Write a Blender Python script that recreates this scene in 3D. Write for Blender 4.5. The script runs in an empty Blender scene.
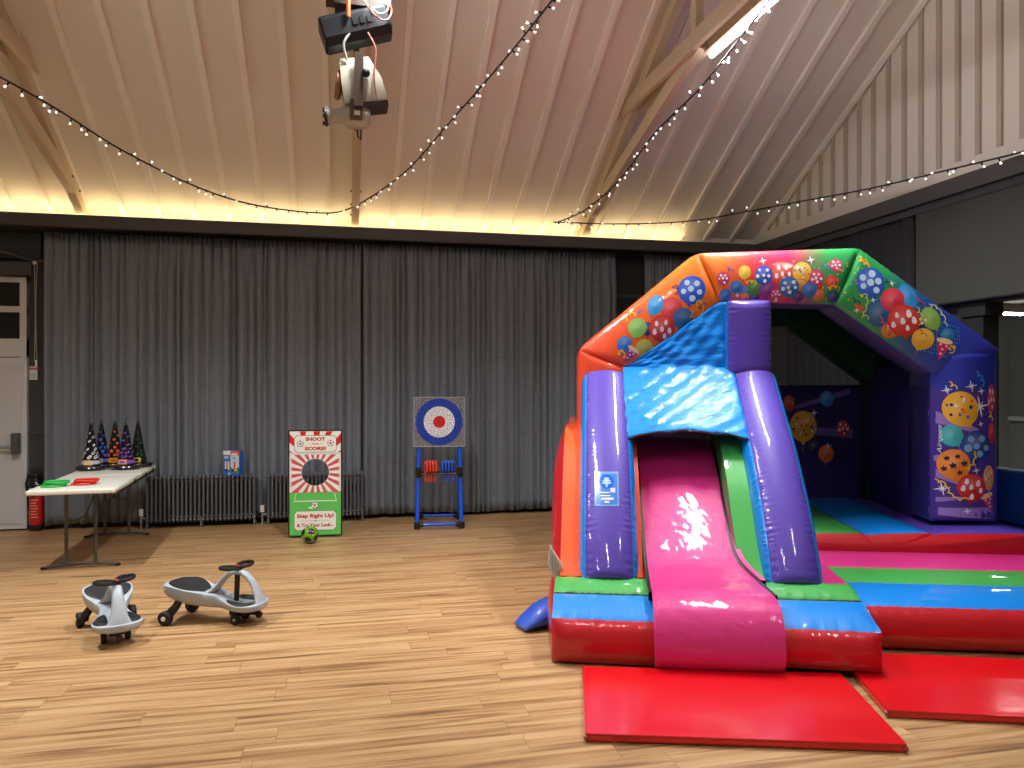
import bpy, math, random
import numpy as np
from mathutils import Vector, Matrix
from mathutils.bvhtree import BVHTree
rnd = random.Random(7)
PI = math.pi
sc = bpy.context.scene
C = sc.collection

# ---------------------------------------------------------------- camera, world, light
FOC = 765.0                                   # focal length in pixels of the 1024x768 frame
YAW = math.atan(170 / 765.0)                  # the camera looks 12.5 degrees right of the hall's depth axis
CH, HY = 1.7, 385.0
cd = bpy.data.cameras.new('camera')
cd.sensor_fit = 'HORIZONTAL'; cd.sensor_width = 36.0; cd.lens = 36.0 * FOC / 1024
cd.shift_y = (HY - 384) / 1024
cam = bpy.data.objects.new('camera', cd); C.objects.link(cam)
cam.location = (0, 0, CH); cam.rotation_euler = (PI / 2, 0, -YAW)
sc.camera = cam
sc.view_settings.view_transform = 'Standard'
sc.view_settings.look = 'None'
sc.view_settings.exposure = 0.25
sc.view_settings.gamma = 1.0
sc.view_settings.use_curve_mapping = False
w = bpy.data.worlds.new('world'); sc.world = w; w.use_nodes = True
w.node_tree.nodes['Background'].inputs[0].default_value = (0.5, 0.5, 0.55, 1)
w.node_tree.nodes['Background'].inputs[1].default_value = 0.1
try:
    sc.cycles.use_denoising = True
    sc.cycles.max_bounces = 8; sc.cycles.diffuse_bounces = 5
    sc.cycles.sample_clamp_indirect = 6.0
except Exception: pass

TUBES = [(3.29, 4.93), (0.30, 4.93), (-2.81, 4.93), (3.29, 0.6), (0.30, 0.6), (-2.81, 0.6)]   # x, near-end y of each fluorescent batten
TUBE_LEN = 1.5
def area(name, loc, rot, sx, sy, power, col):
    l = bpy.data.lights.new(name, 'AREA'); l.shape = 'RECTANGLE'; l.size = sx; l.size_y = sy; l.energy = power; l.color = col; l.spread = math.radians(124)
    o = bpy.data.objects.new(name, l); C.objects.link(o); o.location = loc; o.rotation_euler = rot
    return o
for i, (tx, ty) in enumerate(TUBES):          # the battens throw their light down
    area('fluorescent_light', (tx, ty + TUBE_LEN / 2, 4.675), (0, 0, 0), 0.05, TUBE_LEN, 86 if i < 3 else 15, (0.98, 0.985, 1.0))
area('side_room_light', (7.9, 7.9, 2.55), (0, 0, 0), 0.1, 1.2, 14, (0.95, 0.98, 1.0))

# ---------------------------------------------------------------- helpers
def lin(c):
    c = c / 255.0
    return c / 12.92 if c <= 0.04045 else ((c + 0.055) / 1.055) ** 2.4
def S(r, g, b): return (lin(r), lin(g), lin(b))
def mix(a, b, t):
    t = max(0.0, min(1.0, t)); return tuple(a[k] * (1 - t) + b[k] * t for k in range(3))
def V3(*a): return np.array(a, dtype=float)
def unit(a):
    n = np.linalg.norm(a); return a / n if n > 1e-12 else a

def material(name, rough=0.6, coat=0.0, coat_rough=0.1, color=None, bump=0.0, bump_scale=20.0, metal=0.0, spec=0.5,
             stretch=(1, 1, 1), bump2=0.0, bump2_scale=90.0, sheen=0.0, speckle=0.0, speckle_scale=200.0):
    m = bpy.data.materials.new(name); m.use_nodes = True
    nt = m.node_tree; N = nt.nodes; L = nt.links; b = N['Principled BSDF']
    b.inputs['Roughness'].default_value = rough; b.inputs['Metallic'].default_value = metal
    b.inputs['Specular IOR Level'].default_value = spec
    b.inputs['Coat Weight'].default_value = coat; b.inputs['Coat Roughness'].default_value = coat_rough
    if sheen: b.inputs['Sheen Weight'].default_value = sheen
    if color is None:
        a = N.new('ShaderNodeAttribute'); a.attribute_name = 'Col'; src = a.outputs['Color']
    else:
        r = N.new('ShaderNodeRGB'); r.outputs[0].default_value = (*color, 1); src = r.outputs[0]
    tc = N.new('ShaderNodeTexCoord')
    if speckle:
        n = N.new('ShaderNodeTexNoise'); n.inputs['Scale'].default_value = speckle_scale; n.inputs['Detail'].default_value = 2
        L.new(tc.outputs['Object'], n.inputs['Vector'])
        mr = N.new('ShaderNodeMapRange'); mr.inputs[1].default_value = .3; mr.inputs[2].default_value = .7
        mr.inputs[3].default_value = 1 - speckle; mr.inputs[4].default_value = 1 + speckle
        L.new(n.outputs['Fac'], mr.inputs[0])
        mm = N.new('ShaderNodeVectorMath'); mm.operation = 'SCALE'; L.new(src, mm.inputs[0]); L.new(mr.outputs[0], mm.inputs['Scale'])
        src = mm.outputs[0]
    L.new(src, b.inputs['Base Color'])
    if bump:
        mp = N.new('ShaderNodeMapping'); mp.inputs['Scale'].default_value = stretch; L.new(tc.outputs['Object'], mp.inputs[0])
        n = N.new('ShaderNodeTexNoise'); n.inputs['Scale'].default_value = bump_scale; n.inputs['Detail'].default_value = 3
        n.inputs['Distortion'].default_value = 0.6
        L.new(mp.outputs[0], n.inputs['Vector'])
        bp = N.new('ShaderNodeBump'); bp.inputs['Strength'].default_value = bump; bp.inputs['Distance'].default_value = 0.02
        L.new(n.outputs['Fac'], bp.inputs['Height'])
        out = bp.outputs[0]
        if bump2:
            n2 = N.new('ShaderNodeTexNoise'); n2.inputs['Scale'].default_value = bump2_scale; L.new(tc.outputs['Object'], n2.inputs['Vector'])
            b2 = N.new('ShaderNodeBump'); b2.inputs['Strength'].default_value = bump2; b2.inputs['Distance'].default_value = 0.01
            L.new(n2.outputs['Fac'], b2.inputs['Height']); L.new(out, b2.inputs['Normal']); out = b2.outputs[0]
        L.new(out, b.inputs['Normal'])
        if coat: L.new(out, b.inputs['Coat Normal'])
    return m
def emitter(name, col, strength):
    m = bpy.data.materials.new(name); m.use_nodes = True
    b = m.node_tree.nodes['Principled BSDF']
    b.inputs['Base Color'].default_value = (.8, .8, .8, 1)
    b.inputs['Emission Color'].default_value = (*col, 1); b.inputs['Emission Strength'].default_value = strength
    return m

M = {}
M['pvc'] = material('glossy_pvc', rough=.48, coat=.8, coat_rough=.035, spec=.3, bump=.09, bump_scale=7, bump2=.04, bump2_scale=55)
M['pvc_wrinkled'] = material('crumpled_pvc', rough=.48, coat=.9, coat_rough=.05, spec=.3, bump=.42, bump_scale=5.5, stretch=(1, .7, 1), bump2=.22, bump2_scale=20)
M['pvc_dull'] = material('dull_pvc', rough=.6, spec=.2, bump=.1, bump_scale=7)
M['pvc_sheet'] = material('crumpled_sheet', rough=.6, coat=.4, coat_rough=.04, spec=.2, bump=.55, bump_scale=8, stretch=(.7, 2.2, 3.0), bump2=.35, bump2_scale=28)
M['matte'] = material('matte_paint', rough=.75)
M['plastic'] = material('plastic', rough=.38, bump=.02, bump_scale=60)
M['glossy'] = material('glossy_plastic', rough=.22, coat=.3)
M['rubber'] = material('rubber', rough=.6)
M['metal'] = material('painted_metal', rough=.45, metal=.3)
M['bristle'] = material('bristle_face', rough=.8, bump=.6, bump_scale=160, speckle=.75, speckle_scale=85)
M['paint'] = material('wall_paint', rough=.7, bump=.05, bump_scale=30)
M['cream'] = material('ceiling_paint', rough=.6, bump=.06, bump_scale=14, spec=.3)
M['granite'] = material('table_plastic', rough=.5, speckle=.12, speckle_scale=300, bump=.05, bump_scale=300)
M['velvet'] = material('screen_cloth', rough=.9, bump=.15, bump_scale=260, speckle=.2, speckle_scale=350)
M['tube_light'] = emitter('fluorescent_tube', (.98, .985, 1), 50)
M['bulb'] = emitter('fairy_bulb', (1, .95, .85), 1.05)
M['led'] = emitter('warm_led', (1, .71, .37), 25)

def floor_material():
    m = bpy.data.materials.new('wood_plank_floor'); m.use_nodes = True
    nt = m.node_tree; N = nt.nodes; L = nt.links; b = N['Principled BSDF']
    tc = N.new('ShaderNodeTexCoord')
    br = N.new('ShaderNodeTexBrick'); br.inputs['Scale'].default_value = 1.0
    br.inputs['Color1'].default_value = (0, 0, 0, 1); br.inputs['Color2'].default_value = (1, 1, 1, 1); br.inputs['Mortar'].default_value = (.5, .5, .5, 1)
    br.inputs['Mortar Size'].default_value = .0012; br.inputs['Brick Width'].default_value = 1.25; br.inputs['Row Height'].default_value = .165
    br.inputs['Mortar Smooth'].default_value = 0.0; br.offset = 0.0; br.inputs['Bias'].default_value = 0
    s0 = N.new('ShaderNodeSeparateXYZ'); L.new(tc.outputs['Object'], s0.inputs[0])
    d0 = N.new('ShaderNodeMath'); d0.operation = 'DIVIDE'; d0.inputs[1].default_value = .165; L.new(s0.outputs[1], d0.inputs[0])
    f0 = N.new('ShaderNodeMath'); f0.operation = 'FLOOR'; L.new(d0.outputs[0], f0.inputs[0])
    w0 = N.new('ShaderNodeTexWhiteNoise'); w0.noise_dimensions = '1D'; L.new(f0.outputs[0], w0.inputs['W'])
    m0 = N.new('ShaderNodeMath'); m0.operation = 'MULTIPLY_ADD'; m0.inputs[1].default_value = 1.25; L.new(w0.outputs['Value'], m0.inputs[0]); L.new(s0.outputs[0], m0.inputs[2])
    c0 = N.new('ShaderNodeCombineXYZ'); L.new(m0.outputs[0], c0.inputs[0]); L.new(s0.outputs[1], c0.inputs[1]); L.new(c0.outputs[0], br.inputs['Vector'])
    # grain: long streaks, shifted plank by plank
    sep = N.new('ShaderNodeSeparateXYZ'); L.new(tc.outputs['Object'], sep.inputs[0])
    sh = N.new('ShaderNodeMath'); sh.operation = 'MULTIPLY'; sh.inputs[1].default_value = 23.0; L.new(br.outputs['Color'], sh.inputs[0])
    ax = N.new('ShaderNodeMath'); ax.operation = 'ADD'; L.new(sep.outputs[0], ax.inputs[0]); L.new(sh.outputs[0], ax.inputs[1])
    cmb = N.new('ShaderNodeCombineXYZ'); L.new(ax.outputs[0], cmb.inputs[0]); L.new(sep.outputs[1], cmb.inputs[1])
    def streak(sx, sy, detail, dist):
        mp = N.new('ShaderNodeMapping'); mp.inputs['Scale'].default_value = (sx, sy, 1); L.new(cmb.outputs[0], mp.inputs[0])
        n = N.new('ShaderNodeTexNoise'); n.inputs['Scale'].default_value = 1; n.inputs['Detail'].default_value = detail; n.inputs['Distortion'].default_value = dist
        L.new(mp.outputs[0], n.inputs['Vector']); return n.outputs['Fac']
    a = streak(.9, 21, 4, .9); f = streak(3.0, 70, 4, .5)
    sm = N.new('ShaderNodeMath'); sm.operation = 'MULTIPLY_ADD'; L.new(f, sm.inputs[0]); sm.inputs[1].default_value = .16; L.new(a, sm.inputs[2])
    sb = N.new('ShaderNodeMath'); sb.operation = 'MULTIPLY_ADD'; L.new(br.outputs['Color'], sb.inputs[0]); sb.inputs[1].default_value = .05; L.new(sm.outputs[0], sb.inputs[2])
    cr = N.new('ShaderNodeValToRGB'); e = cr.color_ramp.elements
    e[0].position = .36; e[0].color = (*S(104, 76, 48), 1); e[1].position = .84; e[1].color = (*S(194, 161, 118), 1)
    for p, c in ((.48, S(146, 108, 69)), (.58, S(170, 133, 90)), (.70, S(184, 149, 104))):
        x = cr.color_ramp.elements.new(p); x.color = (*c, 1)
    L.new(sb.outputs[0], cr.inputs[0])
    mx = N.new('ShaderNodeMix'); mx.data_type = 'RGBA'; L.new(br.outputs['Fac'], mx.inputs[0]); L.new(cr.outputs[0], mx.inputs[6]); mx.inputs[7].default_value = (*S(122, 92, 62), 1)
    L.new(mx.outputs[2], b.inputs['Base Color'])
    b.inputs['Roughness'].default_value = .42; b.inputs['Specular IOR Level'].default_value = .35
    bp = N.new('ShaderNodeBump'); bp.inputs['Strength'].default_value = .08; bp.inputs['Distance'].default_value = .004; L.new(f, bp.inputs['Height']); L.new(bp.outputs[0], b.inputs['Normal'])
    return m
def curtain_material():
    m = bpy.data.materials.new('charcoal_curtain_cloth'); m.use_nodes = True
    nt = m.node_tree; N = nt.nodes; L = nt.links; b = N['Principled BSDF']
    tc = N.new('ShaderNodeTexCoord'); mp = N.new('ShaderNodeMapping'); mp.inputs['Scale'].default_value = (6, 6, 160); L.new(tc.outputs['Object'], mp.inputs[0])
    n = N.new('ShaderNodeTexNoise'); n.inputs['Scale'].default_value = 1; n.inputs['Detail'].default_value = 2; L.new(mp.outputs[0], n.inputs['Vector'])
    cr = N.new('ShaderNodeValToRGB'); e = cr.color_ramp.elements
    e[0].position = .3; e[0].color = (*S(112, 119, 126), 1); e[1].position = .7; e[1].color = (*S(124, 131, 138), 1)
    L.new(n.outputs['Fac'], cr.inputs[0]); L.new(cr.outputs[0], b.inputs['Base Color'])
    b.inputs['Roughness'].default_value = .85; b.inputs['Sheen Weight'].default_value = .15
    return m
M['black_cloth'] = material('black_curtain_cloth', rough=.9, color=S(42, 41, 44)); M['floor'] = floor_material(); M['curtain'] = curtain_material()

class G:
    """collects faces with a colour per corner and builds ONE mesh object"""
    def __init__(s): s.v = []; s.f = []; s.c = []; s.m = []; s.sm = []
    def add(s, vs, fs, col=(.5, .5, .5), mat=0, smooth=False):
        o = len(s.v); s.v += [tuple(map(float, p)) for p in vs]
        for i, f in enumerate(fs):
            s.f.append(tuple(o + k for k in f))
            if callable(col): s.c.append([col(s.v[o + k]) for k in f])
            elif isinstance(col, list): s.c.append([col[k] for k in f])
            else: s.c.append([col] * len(f))
            s.m.append(mat); s.sm.append(smooth)
        return s
    def box(s, a, b, col=(.5, .5, .5), mat=0, bev=0.0, X=None):
        x0, y0, z0 = a; x1, y1, z1 = b
        if bev <= 0:
            vs = [(x, y, z) for x in (x0, x1) for y in (y0, y1) for z in (z0, z1)]
            fs = [(0, 1, 3, 2), (4, 6, 7, 5), (0, 4, 5, 1), (2, 3, 7, 6), (0, 2, 6, 4), (1, 5, 7, 3)]
        else:
            vs = []; r = bev; idx = {}
            for i, x in enumerate((x0, x1)):
                for j, y in enumerate((y0, y1)):
                    for k, z in enumerate((z0, z1)):
                        sx, sy, sz = (1 if i == 0 else -1), (1 if j == 0 else -1), (1 if k == 0 else -1)
                        for ax, p in enumerate(((x, y + sy * r, z + sz * r), (x + sx * r, y, z + sz * r), (x + sx * r, y + sy * r, z))):
                            idx[i, j, k, ax] = len(vs); vs.append(p)
            q = idx; fs = []
            for i in (0, 1):
                fs.append([q[i, 0, 0, 0], q[i, 0, 1, 0], q[i, 1, 1, 0], q[i, 1, 0, 0]][::1 if i == 0 else -1])
                fs.append([q[0, i, 0, 1], q[1, i, 0, 1], q[1, i, 1, 1], q[0, i, 1, 1]][::1 if i == 0 else -1])
                fs.append([q[0, 0, i, 2], q[0, 1, i, 2], q[1, 1, i, 2], q[1, 0, i, 2]][::1 if i == 0 else -1])
            for i in (0, 1):
                for j in (0, 1):
                    fs.append([q[i, j, 0, 0], q[i, j, 1, 0], q[i, j, 1, 1], q[i, j, 0, 1]])
                    fs.append([q[i, 0, j, 0], q[i, 1, j, 0], q[i, 1, j, 2], q[i, 0, j, 2]])
                    fs.append([q[0, i, j, 1], q[1, i, j, 1], q[1, i, j, 2], q[0, i, j, 2]])
                    for k in (0, 1): fs.append([q[i, j, k, 0], q[i, j, k, 1], q[i, j, k, 2]])
        if X is not None: vs = [tuple(X @ Vector(p)) for p in vs]
        return s.add(vs, fs, col, mat)
    def tube(s, pts, r, col=(.1, .1, .1), n=8, mat=0, closed=False, caps=True, flat=None):
        """round (or, with flat=(ra, rb, up), oval) tube along pts; r a number or a list"""
        P = [np.array(p, float) for p in pts]; k = len(P); R = r if isinstance(r, (list, tuple)) else [r] * k
        up = None; rings = []
        for i in range(k):
            t = unit((P[(i + 1) % k] - P[i - 1]) if closed else (P[min(i + 1, k - 1)] - P[max(i - 1, 0)]))
            if up is None:
                up = V3(0, 0, 1) if abs(t[2]) < .9 else V3(1, 0, 0)
            if flat is not None: up = np.array(flat, float)
            a = unit(np.cross(t, up)); b2 = unit(np.cross(a, t))
            if flat is None: up = b2
            ra, rb = (R[i] if isinstance(R[i], (list, tuple)) else (R[i], R[i]))
            rings.append([P[i] + a * ra * math.cos(2 * PI * j / n) + b2 * rb * math.sin(2 * PI * j / n) for j in range(n)])
        vs = [p for rg in rings for p in rg]; fs = []
        for i in range(k if closed else k - 1):
            i2 = (i + 1) % k
            for j in range(n): fs.append((i * n + j, i * n + (j + 1) % n, i2 * n + (j + 1) % n, i2 * n + j))
        s.add(vs, fs, col, mat, True)
        if caps and not closed:
            s.add(rings[0], [tuple(range(n))], col, mat); s.add(rings[-1], [tuple(range(n))[::-1]], col, mat)
        return s
    def cyl(s, a, b, r, col=(.1, .1, .1), n=16, mat=0): return s.tube([a, b], r, col, n, mat)
    def lathe(s, prof, origin=(0, 0, 0), axis=(0, 0, 1), col=(.5, .5, .5), n=24, mat=0):
        ax = unit(np.array(axis, float)); h = V3(1, 0, 0) if abs(ax[0]) < .9 else V3(0, 1, 0)
        a = unit(np.cross(ax, h)); b2 = np.cross(ax, a); o = np.array(origin, float)
        vs = []; fs = []
        for r, z in prof:
            for j in range(n):
                t = 2 * PI * j / n; vs.append(o + ax * z + (a * math.cos(t) + b2 * math.sin(t)) * r)
        for i in range(len(prof) - 1):
            for j in range(n): fs.append((i * n + j, i * n + (j + 1) % n, (i + 1) * n + (j + 1) % n, (i + 1) * n + j))
        return s.add(vs, fs, col, mat, True)
    def sphere(s, c, r, col, n=16, mat=0, sc3=(1, 1, 1)):
        vs = []; fs = []; m2 = n // 2
        for i in range(m2 + 1):
            for j in range(n):
                a = PI * i / m2; t = 2 * PI * j / n
                vs.append((c[0] + r * sc3[0] * math.sin(a) * math.cos(t), c[1] + r * sc3[1] * math.sin(a) * math.sin(t), c[2] + r * sc3[2] * math.cos(a)))
        for i in range(m2):
            for j in range(n): fs.append((i * n + j, i * n + (j + 1) % n, (i + 1) * n + (j + 1) % n, (i + 1) * n + j))
        return s.add(vs, fs, col, mat, True)
    def prism(s, poly, y0, y1, col, mat=0, plane='xz'):
        """flat polygon given a depth"""
        k = len(poly)
        f3 = (lambda p, y: (p[0], y, p[1])) if plane == 'xz' else ((lambda p, y: (p[0], p[1], y)) if plane == 'xy' else (lambda p, y: (y, p[0], p[1])))
        vs = [f3(p, y0) for p in poly] + [f3(p, y1) for p in poly]
        fs = [tuple(range(k)), tuple(range(2 * k - 1, k - 1, -1))] + [(i, i + k, (i + 1) % k + k, (i + 1) % k) for i in range(k)]
        return s.add(vs, fs, col, mat)
    def move(s, Mx):
        s.v = [tuple(Mx @ Vector(p)) for p in s.v]; return s
    def build(s, name, mats, parent=None, angle=38, label=None):
        me = bpy.data.meshes.new(name); me.from_pydata(s.v, [], s.f)
        at = me.color_attributes.new('Col', 'FLOAT_COLOR', 'CORNER')
        at.data.foreach_set('color', np.array([(*c, 1.0) for fc in s.c for c in fc], dtype=np.float32).ravel())
        if not isinstance(mats, (list, tuple)): mats = [mats]
        for m in mats: me.materials.append(m)
        me.polygons.foreach_set('material_index', s.m)
        me.polygons.foreach_set('use_smooth', s.sm)
        me.update()
        me.set_sharp_from_angle(angle=math.radians(angle))
        o = bpy.data.objects.new(name, me); C.objects.link(o)
        if parent is not None: o.parent = parent
        if label: o['label'] = label
        return o

def empty(name, loc, rz, label, cat, group=None, tilt=0):
    o = bpy.data.objects.new(name, None); C.objects.link(o); o.location = loc; o.rotation_euler = (tilt, 0, rz)
    o['label'] = label; o['category'] = cat
    if group: o['group'] = group
    return o
def tag(o, label, cat, group=None):
    o['label'] = label; o['category'] = cat
    if group: o['group'] = group
    return o
def struct(o): o['kind'] = 'structure'; return o
def children(o): return [c for c in bpy.data.objects if c.parent == o]
def copy_tree(o, parent=None):
    c = o.copy(); C.objects.link(c); c.parent = parent
    for ch in children(o): copy_tree(ch, c)
    return c

def orient(s_faces): pass
def loft(g, stations, cols, bulges, ns=10, step=.03, pinch=(), caps=(None, None), capcols=(None, None), pucker=0.0, freq=38.0,
         smooth_path=False, end_pinch=.10, mat=0, wob=0.0):
    """an air-filled panel tube: N-cornered sections run through the stations, each side swelling outwards, drawn in at ends and seams"""
    ST = [np.array(s, float) for s in stations]; N = len(ST[0]); K = len(ST)
    seglen = [np.linalg.norm(ST[i + 1].mean(0) - ST[i].mean(0)) for i in range(K - 1)]; cum = [0]
    for l in seglen: cum.append(cum[-1] + l)
    total = cum[-1]
    def cr(i, t):
        p0 = ST[max(i - 1, 0)]; p1 = ST[i]; p2 = ST[i + 1]; p3 = ST[min(i + 2, K - 1)]
        return .5 * (2 * p1 + (p2 - p0) * t + (2 * p0 - 5 * p1 + 4 * p2 - p3) * t * t + (3 * p1 - p0 - 3 * p2 + p3) * t ** 3)
    rings = []; svals = []
    for i in range(K - 1):
        m = max(1, int(round(seglen[i] / step)))
        for j in range(m):
            t = j / m; rings.append(cr(i, t) if smooth_path else ST[i] * (1 - t) + ST[i + 1] * t); svals.append(cum[i] + t * seglen[i])
    rings.append(ST[-1]); svals.append(total)
    pin = [cum[i] for i in pinch]; ph = rnd.uniform(0, 6)
    R = len(rings); vs = []; perside = ns
    for a in range(R):
        ring = rings[a]; s0 = svals[a]; cen = ring.mean(0)
        tan = unit(rings[min(a + 1, R - 1)].mean(0) - rings[max(a - 1, 0)].mean(0))
        wgt = 1.0
        for d in [x for x in ((s0 if caps[0] is not None else 9), (total - s0 if caps[1] is not None else 9))] + [abs(s0 - q) * 1.3 for q in pin]:
            q = min(1.0, d / end_pinch); wgt *= math.sqrt(max(0, 1 - (1 - q) ** 2)) * .85 + .15
        for i in range(N):
            p, q = ring[i], ring[(i + 1) % N]; e = q - p
            n = unit(np.cross(e, tan)); L = np.linalg.norm(e)
            if np.dot(n, (p + q) / 2 - cen) < 0: n = -n
            B = bulges[i] if isinstance(bulges, (list, tuple)) else bulges
            for j in range(perside):
                t = .5 - .5 * math.cos(PI * j / perside)
                off = B * (4 * t * (1 - t)) ** .75 * wgt
                if pucker and B > 0.004:
                    de = min(t, 1 - t) * L
                    off += pucker * math.exp(-(de - .02) ** 2 / (2 * .022 ** 2)) * math.sin(s0 * freq * 2 * PI / 1.0 + ph + 1.7 * math.sin(s0 * 9 + i) + 2 * math.sin(s0 * 31))
                if wob: off += wob * math.sin(s0 * 7 + i + ph) * (4 * t * (1 - t))
                vs.append(p + e * t + n * off)
    W = N * perside
    for i in range(N):
        fs = []
        for a in range(R - 1):
            for j in range(perside):
                k = i * perside + j; k2 = (k + 1) % W
                fs.append((a * W + k, a * W + k2, (a + 1) * W + k2, (a + 1) * W + k))
        used = sorted({x for f in fs for x in f}); mp = {x: y for y, x in enumerate(used)}
        cc = cols[i] if isinstance(cols, list) else cols
        g.add([vs[x] for x in used], [tuple(mp[x] for x in f) for f in fs], cc, mat, True)
    for e, (cb, cc) in enumerate(zip(caps, capcols)):
        if cb is None: continue
        a = 0 if e == 0 else R - 1
        ring = vs[a * W:(a + 1) * W]; cen = np.mean(ring, axis=0)
        d = rings[0].mean(0) - rings[min(2, R - 1)].mean(0) if e == 0 else rings[-1].mean(0) - rings[max(R - 3, 0)].mean(0)
        d = unit(d); cv = []; fs = []; m = 8
        for k in range(m):
            q = 1 - k / m
            for p in ring: cv.append(cen + (p - cen) * q + d * cb * (1 - q ** 2.6))
        cv.append(cen + d * cb)
        for k in range(m - 1):
            for j in range(W): fs.append((k * W + j, k * W + (j + 1) % W, (k + 1) * W + (j + 1) % W, (k + 1) * W + j))
        for j in range(W): fs.append(((m - 1) * W + j, (m - 1) * W + (j + 1) % W, m * W))
        g.add(cv, fs, cc or (cols[0] if isinstance(cols, list) else cols), mat, True)
    return g
def weld(o, dist=.0006):
    import bmesh
    bm = bmesh.new(); bm.from_mesh(o.data); bmesh.ops.remove_doubles(bm, verts=bm.verts, dist=dist)
    bmesh.ops.recalc_face_normals(bm, faces=bm.faces); bm.to_mesh(o.data); bm.free()
    o.data.set_sharp_from_angle(angle=math.radians(38))

_txt = {}
def text_mesh(txt, size=1.0, bold=0.0, space=1.0, shear=0.0):
    key = (txt, bold, space, shear)
    if key not in _txt:
        cu = bpy.data.curves.new('lettering', 'FONT'); cu.body = txt; cu.size = 1.0; cu.offset = bold; cu.space_character = space; cu.shear = shear
        cu.align_x = 'CENTER'; cu.resolution_u = 3
        o = bpy.data.objects.new('lettering', cu); C.objects.link(o)
        dg = bpy.context.evaluated_depsgraph_get(); me = bpy.data.meshes.new_from_object(o.evaluated_get(dg))
        _txt[key] = ([tuple(v.co) for v in me.vertices], [tuple(p.vertices) for p in me.polygons])
        bpy.data.objects.remove(o); bpy.data.meshes.remove(me); bpy.data.curves.remove(cu)
    vs, fs = _txt[key]
    return [(x * size, y * size) for x, y, z in vs], fs
def put_text(g, txt, cx, cz, width, height, y, col, bold=.03, mat=0, space=1.0, shear=0.0):
    """flat lettering facing -y, centred, scaled to width x height"""
    vs, fs = text_mesh(txt, 1, bold, space, shear)
    xs = [p[0] for p in vs]; zs = [p[1] for p in vs]
    sx = width / (max(xs) - min(xs)); sz = height / (max(zs) - min(zs)); mx = (max(xs) + min(xs)) / 2; mz = (max(zs) + min(zs)) / 2
    g.add([(cx + (p[0] - mx) * sx, y, cz + (p[1] - mz) * sz) for p in vs], fs, col, mat)
def disc(g, cx, cz, y, r, col, n=28, rx=None, mat=0, rot=0):
    rx = rx or r
    g.add([(cx + rx * math.cos(2 * PI * i / n), y, cz + r * math.sin(2 * PI * i / n)) for i in range(n)], [tuple(range(n))], col, mat)

# pixel -> hall helpers (used to read positions off the photograph when laying out strings and prints)
sY, cY = math.sin(YAW), math.cos(YAW)
def ray(px, py):
    r = (px - 512) / FOC; return V3(sY + r * cY, cY - r * sY, (HY - py) / FOC)
def onY(px, py, Y): d = ray(px, py); return V3(0, 0, CH) + d * (Y / d[1])
def onX(px, py, X): d = ray(px, py); return V3(0, 0, CH) + d * (X / d[0])

# ================================================================ THE HALL
X0, X1, Y0, Y1 = -7.0, 5.75, -2.0, 10.05
RS = .575                                      # roof slope
def roofz(y): return 3.74 + RS * (9.9 - y) if y > 4.0 else 3.74 + RS * 5.9 - RS * (4.0 - y)
cream = S(224, 219, 206); dark = S(58, 58, 58); wallc = S(64, 65, 64)

g = G(); g.box((X0 - .2, Y0 - .2, -.1), (10.2, Y1 + .2, 0)); struct(g.build('floor', M['floor']))

# ceiling: two boarded slopes with cover battens
g = G()
for (ya, yb) in ((4.0, 10.2), (-2.1, 4.0)):
    za, zb = roofz(ya if ya >= 4 else ya), roofz(yb)
    if ya < 4: za, zb = 3.74 + RS * 5.9 - RS * (4 - ya), 3.74 + RS * 5.9
    g.add([(X0 - .1, ya, za), (X1 + .1, ya, za), (X1 + .1, yb, zb), (X0 - .1, yb, zb), (X0 - .1, ya, za + .12), (X1 + .1, ya, za + .12), (X1 + .1, yb, zb + .12), (X0 - .1, yb, zb + .12)],
          [(0, 1, 2, 3), (7, 6, 5, 4), (0, 4, 5, 1), (1, 5, 6, 2), (2, 6, 7, 3), (3, 7, 4, 0)], cream)
    x = -6.86
    while x < 5.95:
        wv = .062; h = .05
        g.add([(x - wv / 2, ya, za - h), (x + wv / 2, ya, za - h), (x + wv / 2, yb, zb - h), (x - wv / 2, yb, zb - h), (x - wv / 2 - .003, ya, za + .01), (x + wv / 2 + .003, ya, za + .01), (x + wv / 2 + .003, yb, zb + .01), (x - wv / 2 - .003, yb, zb + .01)],
              [(0, 1, 2, 3), (0, 4, 5, 1), (1, 5, 6, 2), (2, 6, 7, 3), (3, 7, 4, 0)], S(236, 231, 220))
        x += .394
struct(g.build('ceiling', M['cream']))
g = G(); g.box((X0, 9.86, 3.60), (X1, 9.93, 3.76), cream); struct(g.build('trim_1', M['cream']))      # wall plate along the eaves

g = G(); g.box((X0, Y1, 0), (X1 + .2, Y1 + .15, 3.9), wallc); struct(g.build('wall_back', M['paint']))
g = G(); g.box((X0 - .15, Y0, 0), (X0, Y1, 7.3), S(190, 185, 178)); struct(g.build('wall_left', M['paint']))
g = G(); g.box((X0, Y0 - .15, 0), (X1, Y0, 4.0), S(180, 176, 170)); struct(g.build('wall_front', M['paint']))
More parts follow.
